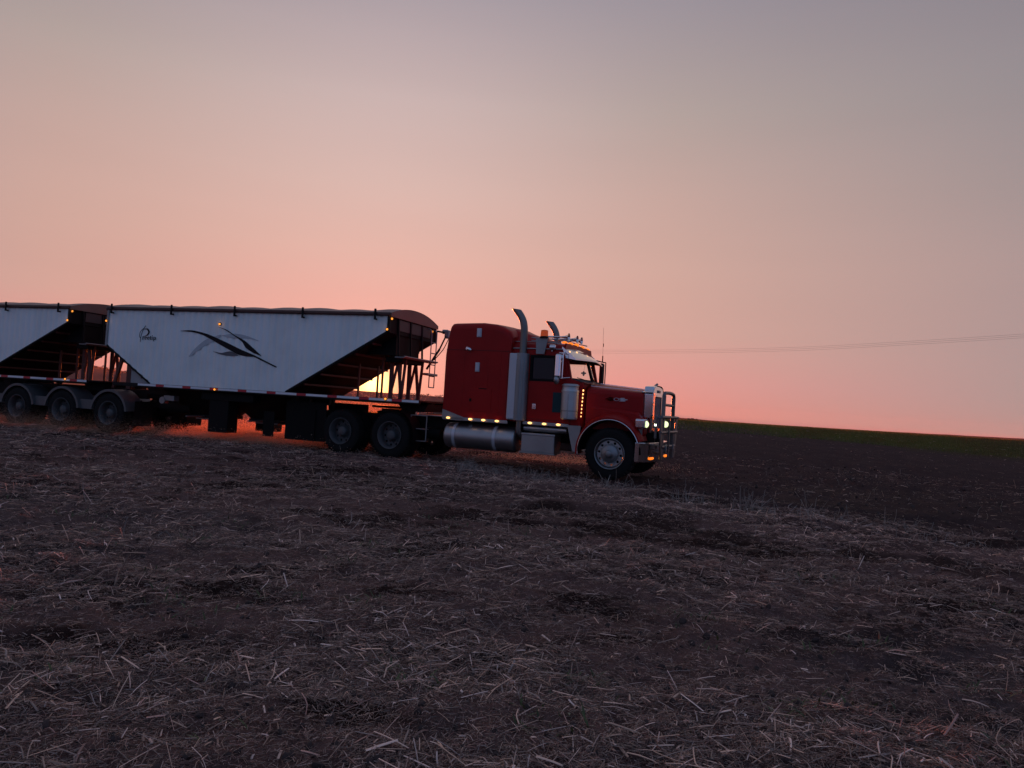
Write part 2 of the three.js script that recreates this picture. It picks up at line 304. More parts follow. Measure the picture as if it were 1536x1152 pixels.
function wheel(parent, kind, x, y, z, side, rimMat, turn) {
  const w = new THREE.Group(); w.name = 'wheel'; w.position.set(x, y, z * side); w.rotation.y = side > 0 ? 0 : Math.PI; parent.add(w);
  const G = WG[kind];
  const t = part('tyre', G.tyre, M.rubber, w); t.rotation.z = turn;
  const r = part('rim', G.rim, rimMat, w); r.rotation.z = turn;
  const h = part('hub', G.hub, kind === 'front' ? M.steel : M.wheelGrey, w); h.rotation.z = turn;
  if (kind === 'dual') { const t2 = part('tyre', G.tyre, M.rubber, w); t2.position.z = -0.32; t2.rotation.z = turn + 0.05; }
  return w;
}
const lampColor = new THREE.Color(1, 0.45, 0.1);
function lampAt(parent, x, y, z, power, color = lampColor) { const l = new THREE.PointLight(color, power * 0.5, 0, 2); l.position.set(x, y, z); l.castShadow = true; l.name = 'marker_light_lamp'; parent.add(l); }

// ------------------------------------------------------------------ the red tractor
const truck = thing('semi_truck', 'dark red long-nose semi truck with chrome stacks and lit amber lights', 'truck', O_T.toArray(), -TH_T);
{
  const t = truck;
  // chassis
  part('chassis_frame', [bx(8.1, 0.26, 0.09, -3.3, 0.88, 0.42), bx(8.1, 0.26, 0.09, -3.3, 0.88, -0.42), bx(0.12, 0.2, 0.8, 0.5, 0.86, 0), bx(0.12, 0.2, 0.8, -7.2, 0.86, 0), bx(0.3, 0.12, 1.6, 0, 0.6, 0), bar([-5.27, 0.53, -1], [-5.27, 0.53, 1], 0.08), bar([-6.65, 0.53, -1], [-6.65, 0.53, 1], 0.08), new THREE.SphereGeometry(0.24, 20, 14).translate(-5.27, 0.55, 0), new THREE.SphereGeometry(0.24, 20, 14).translate(-6.65, 0.55, 0), bx(1.2, 0.3, 0.55, -0.1, 0.75, 0), bx(2.2, 0.34, 0.6, -1.7, 0.8, 0)], M.frame, t);
  part('fifth_wheel', [slab([[-6.3, -0.45], [-5.5, -0.45], [-5.3, -0.25], [-5.3, 0.25], [-5.5, 0.45], [-6.3, 0.45]], 0, 0.06, 0.01).rotateX(-Math.PI / 2).translate(0, 1.14, 0), bx(0.5, 0.14, 0.8, -5.8, 1.06, 0)], M.frame, t);
  part('deck_plate', [bx(0.8, 0.03, 1.5, -4.4, 1.04, 0)], M.alum, t);
  for (const s of [1, -1]) {
    wheel(t, 'front', 0, 0.53, 1.065, s, M.alum, 0.2);
    wheel(t, 'dual', -5.27, 0.53, 1.065, s, M.wheelGrey, 0.4);
    wheel(t, 'dual', -6.65, 0.53, 1.065, s, M.wheelGrey, 0.9);
    part('mud_flap', bx(0.012, 0.75, 0.62, -7.42, 0.62, 0.9 * s), M.flap, t);
    part('quarter_fender', [grid(10, 2, (u, v) => { const a = lerp(0.55, 2.0, u); return [-5.27 + 0.62 * Math.sin(a - 0.2) , 0.55 + 0.62 * Math.cos(a - 0.2), s * lerp(0.78, 1.2, v)]; })], M.black, t);
  }
  // access steps behind the sleeper
  part('access_step', [bar([-4.84, 0.44, 1], [-4.84, 1.04, 1], 0.014), bar([-4.42, 0.44, 1], [-4.42, 1.04, 1], 0.014), bx(0.44, 0.022, 0.14, -4.63, 0.44, 0.96), bx(0.44, 0.022, 0.14, -4.63, 0.72, 0.96), bar([-4.84, 1.03, 1], [-4.42, 1.03, 1], 0.014)], M.steel, t);
  part('air_tank', [cylX(0.15, -5.0, -4.15, 0.62, -0.7)], M.black, t); part('air_tank', [cylX(0.13, -4.9, -4.2, 0.62, 0.62)], M.black, t);

  // sleeper: lofted shell with a raised roof that falls towards the cab
  const prof = [[-3.97, 2.6, 2.62], [-3.935, 2.9, 2.92], [-3.893, 3.15, 3.16], [-3.87, 3.18, 3.19], [-3.8, 3.19, 3.205], [-3.5, 3.2, 3.22], [-3.12, 3.21, 3.23], [-2.8, 3.18, 3.2], [-2.6, 3.12, 3.15], [-2.44, 3.03, 3.07], [-2.36, 2.9, 2.97]];
  const ringAt = (x, ys, top, w, y0) => {                            // closed half outline from the near bottom to the far bottom
    const p = [[w, y0]], r = 0.16;
    for (let k = 0; k <= 6; k++) { const a = (k / 6) * Math.PI / 2; p.push([w - r + r * Math.cos(a), ys - r + r * Math.sin(a)]); }
    p.push([w * 0.5, top], [0, top + 0.02], [-w * 0.5, top]);
    for (let k = 6; k >= 0; k--) { const a = (k / 6) * Math.PI / 2; p.push([-(w - r + r * Math.cos(a)), ys - r + r * Math.sin(a)]); }
    p.push([-w, y0]);
    return p.map(([z, y]) => [x, y, z]);
  };
  const loft = (rings) => grid(rings[0].length - 1, rings.length - 1, (u, v) => { const j = Math.round(v * (rings.length - 1)), i = Math.round(u * (rings[0].length - 1)); return rings[j][i]; });
  const body = [[-3.975, 2.58, 2.6]].map(() => null) && prof.map(([x, ys, top]) => ringAt(x, ys, top, 1.1, 1.06));
  const cap = (ringPts, flip) => { const s = ringPts.map(([, y, z]) => [z, y]); const g = slabX(s, 0, 0.012); return g.translate(ringPts[0][0] - (flip ? 0.012 : 0), 0, 0); };
  const toFlat = (g) => { const q = g.toNonIndexed(); q.computeVertexNormals(); return q; };
  const creased = (rings) => { const g = loft(rings); return g; };
  const sleeper = part('sleeper', [creased(body), cap(body[0], false), cap(body[body.length - 1], true), bx(1.62, 0.05, 2.18, -3.16, 1.085, 0)], M.red, t);
  part('roof_fairing', [grid(8, 8, (u, v) => { const x = lerp(-2.5, -1.5, u), w = lerp(0.9, 0.75, u), a = (v - 0.5) * 2, top = lerp(3.16, 2.86, u ** 0.8); return [x, lerp(2.78, top, Math.sqrt(Math.max(0, 1 - Math.abs(a) ** 3.5))), -a * w]; })], M.red, sleeper);
  part('seam_strip', [bx(1.6, 0.014, 0.008, -3.16, 2.575, 1.102), bx(0.01, 1.5, 0.006, -2.42, 1.85, 1.101)], M.redDark, sleeper);
  for (const [x, y, w, h] of [[-3.165, 2.97, 0.115, 0.2], [-3.16, 2.2, 0.105, 0.21]]) part('side_window', [bx(w, h, 0.03, x, y, 1.104), bx(w * 0.62, h * 0.8, 0.012, x, y, 1.122)], M.vent, sleeper);
  part('side_lamp', [cylZ(0.035, 1.1, 1.13, -3.43, 2.61), new THREE.SphereGeometry(0.045, 14, 10).scale(1.5, 1, 0.7).rotateZ(-0.4).translate(-3.38, 2.59, 1.135)], M.chrome, sleeper);
  const hatch = part('luggage_hatch', [bx(0.54, 0.5, 0.014, -3.05, 1.47, 1.103, 0.005)], M.red, sleeper);
  part('handle', [bx(0.05, 0.07, 0.02, -3.28, 1.46, 1.116)], M.black, hatch);
  part('hinge', [bx(0.2, 0.02, 0.02, -3.0, 1.725, 1.108)], M.black, hatch);
  part('corner_guard', [slab([[-3.97, 1.0], [-3.4, 1.0], [-3.45, 1.07], [-3.97, 1.22]], 1.085, 1.115, 0.004)], M.alum, sleeper);
  part('trim_strip', [bx(1.6, 0.075, 0.03, -3.15, 1.02, 1.1), bx(1.05, 0.075, 0.03, -1.48, 1.035, 1.075)], M.chromeDull, t);
  part('ridge_bolts', [-3.85, -3.5, -3.2, -2.9, -2.6].map((x) => bx(0.012, 1.45, 0.004, x, 1.85, 1.1005)), M.red, sleeper);

  // cab: hollow, with window openings
  const cab = part('cab', [
    slab([[-2.36, 1.05], [-0.72, 1.05], [-0.7, 1.95], [-1.04, 2.05], [-1.13, 2.5], [-1.2, 2.66], [-2.36, 2.66]], 0.985, 1.025, 0.006, [[[-1.88, 2.0], [-1.35, 2.0], [-1.37, 2.47], [-1.88, 2.47]]]),
    slab([[-2.36, 1.05], [-0.72, 1.05], [-0.7, 1.95], [-1.04, 2.05], [-1.13, 2.5], [-1.2, 2.66], [-2.36, 2.66]], -1.025, -0.985, 0.006, [[[-1.95, 1.98], [-1.12, 1.98], [-1.18, 2.47], [-1.95, 2.47]]]),
    grid(6, 10, (u, v) => { const a = lerp(0, Math.PI, v), s = Math.sign(Math.cos(a)) * Math.abs(Math.cos(a)) ** 0.45; return [lerp(-2.36, -1.18, u), 2.64 + 0.18 * Math.abs(Math.sin(a)) ** 0.6, -1.02 * s]; }),
    bx(0.04, 1.6, 1.97, -2.35, 1.86, 0), bx(1.6, 0.05, 1.96, -1.52, 1.08, 0), bx(0.05, 0.95, 1.96, -0.72, 1.5, 0),
    slabX([[-1.0, 2.62], [1.0, 2.62], [0.9, 2.8], [-0.9, 2.8]], -1.2, -1.16, 0.005),
  ], M.red, t);
  part('dashboard', [bx(0.35, 0.4, 1.9, -0.95, 1.83, 0, 0.06), bx(0.5, 0.6, 0.5, -1.9, 1.4, 0.5, 0.08), bx(0.5, 0.6, 0.5, -1.9, 1.4, -0.5, 0.08)], M.interior, cab);
  part('door', [bx(0.98, 0.93, 0.012, -1.44, 1.5, 1.026, 0.004)], M.red, cab);
  part('door_gap', [bx(0.012, 0.93, 0.006, -1.935, 1.5, 1.031, 0.002), bx(0.012, 0.93, 0.006, -0.945, 1.5, 1.031, 0.002), bx(0.99, 0.012, 0.006, -1.44, 1.035 + 0.0, 1.031, 0.002), bx(0.99, 0.012, 0.006, -1.44, 1.13, 1.0345, 0.002)], M.redDark, cab);
  part('door_handle', [bx(0.09, 0.12, 0.02, -1.78, 1.4, 1.038), bx(0.03, 0.08, 0.03, -1.775, 1.4, 1.05)], M.chrome, cab);
  part('door_window', [bx(0.56, 0.5, 0.008, -1.62, 2.235, 1.0)], M.tint, cab);
  part('window_frame', [slab([[-1.93, 1.95], [-1.3, 1.95], [-1.33, 2.52], [-1.93, 2.52]], 1.022, 1.034, 0.003, [[[-1.87, 2.005], [-1.36, 2.005], [-1.38, 2.465], [-1.87, 2.465]]])], M.black, cab);
  part('lower_window', [bx(0.27, 0.43, 0.014, -1.225, 1.515, 1.034)], M.teal, cab);
  part('far_window', [bx(0.8, 0.5, 0.006, -1.54, 2.225, -1.0)], M.glass, cab);
  // windscreen: two flat panes meeting in a shallow V, red pillars round them
  for (const s of [1, -1]) {
    const pane = (u, v) => { const zc = lerp(0.93, 0.03, u), xb = lerp(-1.0, -0.82, u), xt = lerp(-1.12, -0.95, u); return [lerp(xb, xt, v), lerp(2.04, 2.46, v), zc * s]; };
    part('windscreen', [grid(2, 2, pane)], M.glass, cab);
    const corner = [[0, 0], [0, 1]].map(([u, v]) => pane(u, v)), mid = [[1, 0], [1, 1]].map(([u, v]) => pane(u, v));
    part('screen_pillar', [beam([corner[0][0], 1.98, corner[0][2] + 0.03 * s], [corner[1][0] - 0.03, 2.62, corner[1][2] + 0.03 * s], 0.07, 0.07)], M.red, cab);
    part('screen_seal', [beam(corner[0], mid[0], 0.035, 0.03), beam(corner[1], mid[1], 0.035, 0.03), beam(mid[0], mid[1], 0.05, 0.03)], M.black, cab);
    part('wiper', [bar([-0.83, 2.03, 0.1 * s], [-0.96, 2.08, 0.66 * s], 0.009, 6)], M.black, cab);
    part('screen_header', [grid(1, 1, (u, v) => { const a = pane(u, 1); return [a[0] - 0.05 * v, a[1] + 0.2 * v, a[2]]; })], M.red, cab);
  }
  part('cowl', [grid(6, 1, (u, v) => { const z = lerp(-1, 1, u), c = 1 - Math.abs(z); return [lerp(-0.62, -1.0 + 0.18 * c, v), lerp(1.945, 2.035, v), z * 0.97]; })], M.redDark, cab);
  part('hanging_ornament', [bx(0.035, 0.11, 0.012, -1.1, 2.22, -0.22), bx(0.12, 0.035, 0.012, -1.1, 2.23, -0.22), bx(0.06, 0.06, 0.01, -1.1, 2.225, -0.222), bar([-1.1, 2.26, -0.22], [-1.08, 2.44, -0.22], 0.003, 5)], M.black, cab);
  // visor: chrome V over the windscreen
  const visorAt = (u) => { const z = lerp(1.02, -1.02, u), c = 1 - Math.abs(z) ** 1.4; return [z, c, -0.9 + 0.14 * c, 2.47 + 0.03 * c]; };
  const visor = part('visor', [grid(14, 6, (u, v) => { const [z, c, xf, yf] = visorAt(u); return [lerp(-1.22, xf, v ** 1.15), lerp(2.72 + 0.07 * c, yf, v), z]; }), grid(14, 1, (u, v) => { const [z, , xf, yf] = visorAt(u); return [xf, yf - 0.03 * v, z]; }), slab([[-1.22, 2.72], [-0.9, 2.47], [-0.9, 2.44], [-1.14, 2.48], [-1.22, 2.6]], 1.005, 1.02), slab([[-1.22, 2.72], [-0.9, 2.47], [-0.9, 2.44], [-1.14, 2.48], [-1.22, 2.6]], -1.02, -1.005)], M.chrome, cab);
  part('visor_underside', [grid(14, 1, (u, v) => { const [z, c, xf, yf] = visorAt(u); return [lerp(xf - 0.004, -1.14 + 0.16 * c, v), lerp(yf - 0.03, 2.485, v), z * 0.985]; })], M.black, visor);  // shade under the chrome visor put in as black
  for (const z of [0.82, 0.42, 0, -0.42, -0.82]) {
    const l = part('roof_light', [new THREE.SphereGeometry(0.047, 16, 10).scale(1.35, 0.85, 1).translate(-1.24, 2.845 - 0.04 * Math.abs(z), z)], M.orange, cab);
    part('lamp_base', [bx(0.18, 0.045, 0.09, -1.3, 2.81 - 0.04 * Math.abs(z), z)], M.chrome, l);
    lampAt(t, -1.12, 2.84, z, 0.003);
  }
  for (const [z, x] of [[0.6, -1.3], [0.12, -1.26], [-0.2, -1.26]]) {
    const h = part('air_horn', [new THREE.CylinderGeometry(0.022, 0.018, 0.5, 12).rotateZ(Math.PI / 2).translate(x - 0.28, 2.965, z), new THREE.LatheGeometry([[0.02, 0], [0.03, 0.08], [0.05, 0.13], [0.085, 0.16], [0.09, 0.168], [0.07, 0.16], [0.02, 0.1]].map((p) => new THREE.Vector2(...p)), 20).rotateZ(-Math.PI / 2).translate(x - 0.09, 2.965, z)], M.chrome, cab);
    for (const o of [0.2, 0.45]) part('horn_bracket', [bx(0.06, 0.13, 0.04, x - o, 2.88, z)], M.steel, h);
  }
  part('roof_rack', [bar([-1.95, 2.9, 0.98], [-1.35, 2.87, 0.98], 0.014), bar([-1.95, 2.84, 0.98], [-1.3, 2.78, 0.98], 0.012), bar([-1.35, 2.87, 0.98], [-1.3, 2.92, -0.98], 0.014)], M.chromeDull, cab);
  part('work_lamp', [cylX(0.062, -1.47, -1.37, 2.69, 1.06, 18), new THREE.SphereGeometry(0.06, 14, 10).scale(0.5, 1, 1).translate(-1.37, 2.69, 1.06), bar([-1.43, 2.62, 1.06], [-1.43, 2.6, 0.98], 0.014)], M.chrome, cab);
  part('side_fairing', [slab([[-1.82, 2.895], [-1.53, 2.895], [-1.6, 2.535], [-1.79, 2.535]], 1.05, 1.075, 0.008), bx(0.16, 0.04, 0.1, -1.7, 2.6, 1.02)], M.galv, cab);
  const bc = part('beacon', [new THREE.CylinderGeometry(0.078, 0.085, 0.13, 22).translate(-1.635, 2.985, 1.04), new THREE.SphereGeometry(0.078, 22, 8, 0, 6.3, 0, 1.57).scale(1, 0.25, 1).translate(-1.635, 3.05, 1.04)], M.beacon, cab);
  part('beacon_base', [new THREE.CylinderGeometry(0.09, 0.1, 0.04, 22).translate(-1.635, 2.905, 1.04)], M.black, bc);
  part('drip_rail', [bx(1.16, 0.025, 0.03, -1.78, 2.655, 1.035), bx(1.0, 0.02, 0.03, -1.9, 2.815, 0.9)], M.chromeDull, cab);

  // mirrors
  for (const s of [1, -1]) {
    const z = (s > 0 ? 1.2 : -1.3), x = s > 0 ? -1.21 : -0.99;
    const m = part('mirror', [bx(s > 0 ? 0.13 : 0.09, 0.5, 0.19, x, 2.29, z * 1, 0.04)], s > 0 ? M.chrome : M.frame, t);  // far mirror and bracket: backlit shade put in by a dark material
    part('mirror_bracket', [bar([x + 0.05, 2.56, z], [-1.14, 2.6, 0.99 * s], 0.014), bar([x + 0.05, 2.03, z], [-1.02, 2.06, 0.99 * s], 0.014), bar([x + 0.09, 2.56, z], [x + 0.09, 2.03, z], 0.012), bar([x + 0.09, 2.56, z], [x, 2.57, z], 0.012), bar([x + 0.09, 2.03, z], [x, 2.03, z], 0.012)], s > 0 ? M.chrome : M.frame, m);
    part('round_mirror', [new THREE.SphereGeometry(0.1, 18, 12).scale(0.6, 1, 1).translate(x - 0.02, 1.99, z + 0.02 * s)], M.chromeDull, m);
  }
  part('antenna', [bar([-0.98, 2.56, -1.28], [-0.98, 2.72, -1.28], 0.014), bar([-0.98, 2.72, -1.28], [-1.0, 3.4, -1.28], 0.0028, 6), bar([-0.98, 2.94, -1.28], [-0.98, 3.02, -1.28], 0.01)], M.black, t);

  // exhaust stacks
  for (const s of [1, -1]) {
    const stackPipe = tube([[-2.1, 2.4, 1.06 * s], [-2.1, 2.9, 1.06 * s], [-2.105, 3.1, 1.06 * s], [-2.14, 3.25, 1.06 * s], [-2.2, 3.36, 1.06 * s], [-2.27, 3.45, 1.06 * s]], 0.078, 30, 20), sp_ = stackPipe.attributes.position;
    for (let k = 30 * 21; k < 31 * 21; k++) { const dx = sp_.getX(k) + 2.27, dy = sp_.getY(k) - 3.45, c = (-dx * 0.75 - dy * 0.66) * 0 + (-dx * 0.79 - dy * 0.61) / 0.078, e = 0.075 * (1 + c); sp_.setXYZ(k, sp_.getX(k) - 0.61 * e, sp_.getY(k) + 0.79 * e, sp_.getZ(k)); }
    stackPipe.computeVertexNormals();
    const st = part('exhaust_stack', [stackPipe], M.pipe, t);
    part('muffler_shield', [new THREE.CylinderGeometry(0.15, 0.15, 1.46, 30).translate(-2.1, 1.81, 1.06 * s), new THREE.CylinderGeometry(0.155, 0.155, 0.03, 30).translate(-2.1, 2.5, 1.06 * s), new THREE.CylinderGeometry(0.155, 0.155, 0.03, 30).translate(-2.1, 1.15, 1.06 * s)], M.galv, st);
    part('heat_shield', [bx(0.2, 1.45, 0.16, -2.265, 1.81, 1.11 * s, 0.03)], M.vent, st);
    part('perforation_slots', [0, 1, 2].map((k) => bx(0.03, 1.2, 0.012, -2.1 + (k - 1) * 0.07, 1.8, (1.06 + 0.15 * Math.cos((k - 1) * 0.5)) * s, 0.004)), M.steel, st);
    part('pipe_elbow', [tube([[-2.1, 1.1, 1.06 * s], [-2.1, 0.8, 1.0 * s], [-1.9, 0.65, 0.7 * s]], 0.06, 12, 12)], M.steel, st);
  }
  // tanks and boxes under the cab
  for (const s of [1, -1]) {
    const tank = part('fuel_tank', [new THREE.LatheGeometry([[0.001, -0.885], [0.2, -0.88], [0.265, -0.86], [0.283, -0.82], [0.285, -0.4], [0.285, 0.4], [0.283, 0.82], [0.265, 0.86], [0.2, 0.88], [0.001, 0.885]].map((p) => new THREE.Vector2(...p)), 40).rotateZ(Math.PI / 2).translate(-3.05, 0.64, 0.84 * s)], M.chromeDull, t);
    for (const x of [-3.66, -2.66]) part('tank_strap', [new THREE.CylinderGeometry(0.291, 0.291, 0.075, 40, 1, true).rotateZ(Math.PI / 2).translate(x, 0.64, 0.84 * s)], M.vent, tank);
    part('filler_cap', [new THREE.CylinderGeometry(0.05, 0.05, 0.06, 18).rotateX(0.5 * s).translate(-3.3, 0.9, 0.97 * s)], M.alum, tank);
    const box = part('step_box', [bx(0.76, 0.4, 0.42, -1.62, 0.61, 0.9 * s, 0.02)], M.alum, t);
    part('lid', [bx(0.78, 0.05, 0.44, -1.62, 0.8, 0.9 * s, 0.012)], M.chromeDull, box);
    part('step_board', [bx(0.82, 0.03, 0.2, -1.62, 0.4, 1.04 * s, 0.008)], M.alum, box);
    part('air_reservoir', [cylX(0.07, -2.0, -1.02, 0.92, 0.95 * s)], M.chromeDull, t);
    part('air_cleaner', [new THREE.LatheGeometry([[0.001, -0.38], [0.15, -0.375], [0.18, -0.35], [0.182, 0.2], [0.188, 0.205], [0.188, 0.25], [0.175, 0.255], [0.175, 0.33], [0.186, 0.335], [0.186, 0.36], [0.14, 0.385], [0.001, 0.39]].map((p) => new THREE.Vector2(...p)), 36).translate(-0.95, 1.54, 1.1 * s)], M.brushed, t);
    part('cleaner_band', [new THREE.CylinderGeometry(0.186, 0.186, 0.03, 36, 1, true).translate(-0.95, 1.35, 1.1 * s), bx(0.012, 0.5, 0.012, -0.95 + 0.02, 1.45, (1.1 + 0.183) * s, 0.003)], M.alum, t);
    part('splash_panel', [slab([[-0.98, 1.05], [-0.68, 1.05], [-0.7, 0.8], [-0.76, 0.5], [-0.84, 0.5]], s > 0 ? 1.06 : -1.09, s > 0 ? 1.09 : -1.06, 0.005)], M.alum, t);
  }
  part('far_underbody', [bx(3.2, 0.3, 0.1, -2.6, 0.9, -0.1)], M.frame, t);
  for (const [x, y, z] of [[-3.81, 1.03, 1.118], [-3.25, 1.03, 1.118], [-2.93, 1.03, 1.118], [-2.6, 1.03, 1.118], [-1.83, 1.04, 1.094], [-1.5, 1.04, 1.094], [-1.18, 1.045, 1.094]]) {
    part('marker_light', [new THREE.SphereGeometry(0.03, 14, 10).scale(1.7, 0.8, 0.6).translate(x, y, z)], M.amberHot, t);
    lampAt(t, x, y, z + 0.05, 0.004);
  }

  // hood: nose with a rounded top, narrowing forward
  const hoodRing = (x) => {
    const f = (x + 0.66) / 1.16, w = lerp(0.86, 0.6, f), top = lerp(1.99, 1.9, f), ys = lerp(1.9, 1.84, f), p = [], r = lerp(0.2, 0.16, f);
    p.push([w, 1.0]);
    for (let k = 0; k <= 8; k++) { const a = (k / 8) * Math.PI / 2; p.push([w - r + r * Math.cos(a), ys - r * 0.7 + r * 0.7 * Math.sin(a)]); }
    p.push([w * 0.45, top - 0.03], [0, top], [-w * 0.45, top - 0.03]);
    for (let k = 8; k >= 0; k--) { const a = (k / 8) * Math.PI / 2; p.push([-(w - r + r * Math.cos(a)), ys - r * 0.7 + r * 0.7 * Math.sin(a)]); }
    p.push([-w, 1.0]);
    return p.map(([z, y]) => [x, y, z]);
  };
  const hr = []; for (let k = 0; k <= 10; k++) hr.push(hoodRing(-0.66 + 0.116 * k));
  const hood = part('hood', [loft(hr), cap(hr[10], true)], M.red, t);
  part('hood_trim', [beam([-0.62, 2.0, 0], [0.48, 1.912, 0], 0.016, 0.02), beam([-0.62, 1.915, 0.72], [0.47, 1.862, 0.5], 0.012, 0.012)], M.chrome, hood);
  // emblem: winged scroll on the hood's side
  const wing = (x0, y0, sx) => { const o = []; for (const [a, b, w] of [[0, 0, 0.03], [0.02, 0.028, 0.024], [0.015, -0.026, 0.022]]) o.push(slab([[0.05, -0.008 + b], [0.1, w * 0.35 + b], [0.22 - a * 3, 0.01 + b], [0.24 - a * 3, 0.002 + b], [0.2 - a * 2, -w * 0.25 + b], [0.1, -w * 0.4 + b]], 0, 0.008).scale(sx, 1, 1).translate(x0, y0, 0)); return o; };
  for (const s of [1, -1]) part('hood_emblem', [...wing(-0.05, 1.655, 1), ...wing(-0.05, 1.655, -1).map((g) => g), new THREE.TorusGeometry(0.05, 0.008, 6, 20).scale(1, 0.6, 1).translate(-0.05, 1.655, 0.004)].map((g) => g.rotateY(0).applyMatrix4(new THREE.Matrix4().makeRotationY(0.218)).applyMatrix4(new THREE.Matrix4().makeTranslation(0.01, 0, 0.735)).scale(1, 1, s)), M.silver, hood);
  // fenders
  for (const s of [1, -1]) {
    const c = [-0.02, 0.55], R = 0.72, arc = [];
    for (let k = 0; k <= 22; k++) { const a = lerp(0.36, Math.PI + 0.12, k / 22); arc.push([c[0] + R * Math.cos(a) * (Math.cos(a) > 0 ? 0.94 : 1), c[1] + R * Math.sin(a)]); }
    const outer = [...arc].reverse().map(([x, y]) => [c[0] + (x - c[0]) * 1.055, c[1] + (y - c[1]) * 1.055]);
    const f = part('fender', [
      grid(22, 6, (u, v) => { const a = lerp(0.4, Math.PI + 0.12, u), k = 1 + 0.055 * Math.min(1, 3 * (1 - v)), rr = R * k * (Math.cos(a) > 0 ? lerp(1, 0.94, Math.cos(a)) : 1), bulge = 0.1 * Math.sin(Math.PI * Math.min(1, Math.max(0, u))) * (1 - v); return [c[0] + rr * Math.cos(a), c[1] + rr * Math.sin(a) + bulge, s * lerp(0.62, 1.21, v ** 0.8)]; }),
      grid(22, 1, (u, v) => { const a = lerp(0.4, Math.PI + 0.12, u), rr = (R - 0.05 * v) * (Math.cos(a) > 0 ? lerp(1, 0.94, Math.cos(a)) : 1); return [c[0] + rr * Math.cos(a), c[1] + rr * Math.sin(a), s * 1.21]; }),
      slab([[0.2, 1.24], [0.62, 1.32], [0.62, 0.98], [0.55, 0.8]], s > 0 ? 0.6 : -0.9, s > 0 ? 0.9 : -0.6, 0.03),
      slab([[-0.66, 1.02], [-0.66, 1.5], [0.45, 1.4], [0.6, 1.2], [0.3, 1.2], [-0.02, 1.29], [-0.4, 1.2]], s > 0 ? 0.6 : -0.84, s > 0 ? 0.84 : -0.6, 0.04)], M.red, t);
    part('fender_trim', [tube(arc.map(([x, y]) => [c[0] + (x - c[0]) * 0.935, c[1] + (y - c[1]) * 0.935, s * 1.214]), 0.012, 40, 6)], M.chrome, f);
    part('wheel_well', [grid(16, 1, (u, v) => { const a = lerp(0, Math.PI, u); return [c[0] + 0.66 * Math.cos(a), c[1] + 0.66 * Math.sin(a), s * lerp(0.55, 1.18, v)]; }), slab([[-0.7, 0.5], [0.64, 0.5], [0.6, 1.2], [-0.6, 1.2]], s > 0 ? 0.52 : -0.55, s > 0 ? 0.55 : -0.52)], M.black, f);
    part('turn_signal', [new THREE.SphereGeometry(0.07, 14, 10).scale(0.9, 0.7, 0.5).translate(0.5, 1.2, s * 1.0)], M.lensOff, f);
    // headlight pod
    const hl = part('headlight', [bx(0.2, 0.2, 0.34, 0.56, 1.18, s * 0.93, 0.04)], M.chrome, t);
    part('lamp_glass', [bx(0.02, 0.16, 0.3, 0.662, 1.18, s * 0.93)], M.lampGlass, hl);
    part('headlight_bulb', [new THREE.SphereGeometry(0.07, 18, 12).scale(0.9, 1, 1).translate(s > 0 ? 0.66 : 0.69, 1.175, s * 0.95)], M.headlamp, hl);
    part('lamp_bracket', [bx(0.12, 0.3, 0.1, 0.53, 0.96, s * 0.9)], M.steel, hl);
    const sp = new THREE.SpotLight(new THREE.Color(0.92, 1, 0.7), 4.2, 60, 0.5, 0.8, 2); sp.position.set(0.82, 1.175, s * 0.95); sp.target.position.set(14, 0.2, s * 1.6); sp.castShadow = true; sp.name = 'headlight_lamp'; t.add(sp, sp.target);
  }
  // amber light bars behind the hood
  for (const s of [1, -1]) {
    const b = part('light_bar', [beam([-0.735, 1.2, 1.0 * s], [-0.7, 1.86, 1.0 * s], 0.045, 0.02)], M.black, t);
    for (let k = 0; k < 8; k++) { const y = 1.25 + k * 0.0786, x = -0.722 + 0.0035 * k; part('marker_light', [new THREE.SphereGeometry(0.021, 12, 8).scale(1, 1, 0.6).translate(x, y, 1.012 * s)], M.amberHot, b); if (s > 0) lampAt(t, x + 0.045, y, 1.05, 0.0025); }
  }
  // grille
  const gr = part('grille', [slabX([[-0.52, 1.0], [0.52, 1.0], [0.53, 1.8], [0.46, 1.97], [0.2, 2.0], [-0.2, 2.0], [-0.46, 1.97], [-0.53, 1.8]], 0.48, 0.69, 0.03, [[[-0.38, 1.06], [0.38, 1.06], [0.38, 1.8], [-0.38, 1.8]]])], M.chrome, t);
  part('grille_core', [bx(0.03, 0.8, 0.8, 0.6, 1.43, 0)], M.black, gr);
  for (let k = 0; k < 9; k++) part('grille_bar', [bx(0.03, 0.72, 0.018, 0.655, 1.43, -0.34 + k * 0.085)], M.chromeDull, gr);
  part('radiator_badge', [bx(0.03, 0.06, 0.2, 0.7, 1.88, 0), bar([0.6, 2.0, 0], [0.66, 2.05, 0], 0.025)], M.steel, gr);
  part('hood_crown', [grid(8, 6, (u, v) => { const z = lerp(0.56, -0.56, u), e = 1 - Math.abs(z / 0.56) ** 4; return [lerp(0.44, 0.7, v), lerp(1.83, 1.83 + 0.16 * e, Math.sin(Math.min(1, v * 1.4) * Math.PI / 2)) + 0.015, z]; })], M.chrome, gr);
  // bumper
  const bm = part('bumper', [slab([[0.52, -1.2], [0.6, -1.2], [0.74, -0.95], [0.82, 0], [0.74, 0.95], [0.6, 1.2], [0.52, 1.2], [0.64, 0.9], [0.72, 0], [0.64, -0.9]], 0, 0.4, 0.012).rotateX(-Math.PI / 2).scale(1, 1, 1).translate(0, 0.4, 0)], M.chrome, t);
  for (const z of [0.72, -0.72]) {
    for (let k = 0; k < 3; k++) part('marker_light', [new THREE.SphereGeometry(0.04, 12, 8).scale(0.6, 0.7, 1.1).translate(0.765, 0.475, z + (k - 1) * 0.11)], M.orange, bm);
    lampAt(t, 0.86, 0.48, z, 0.01);
  }
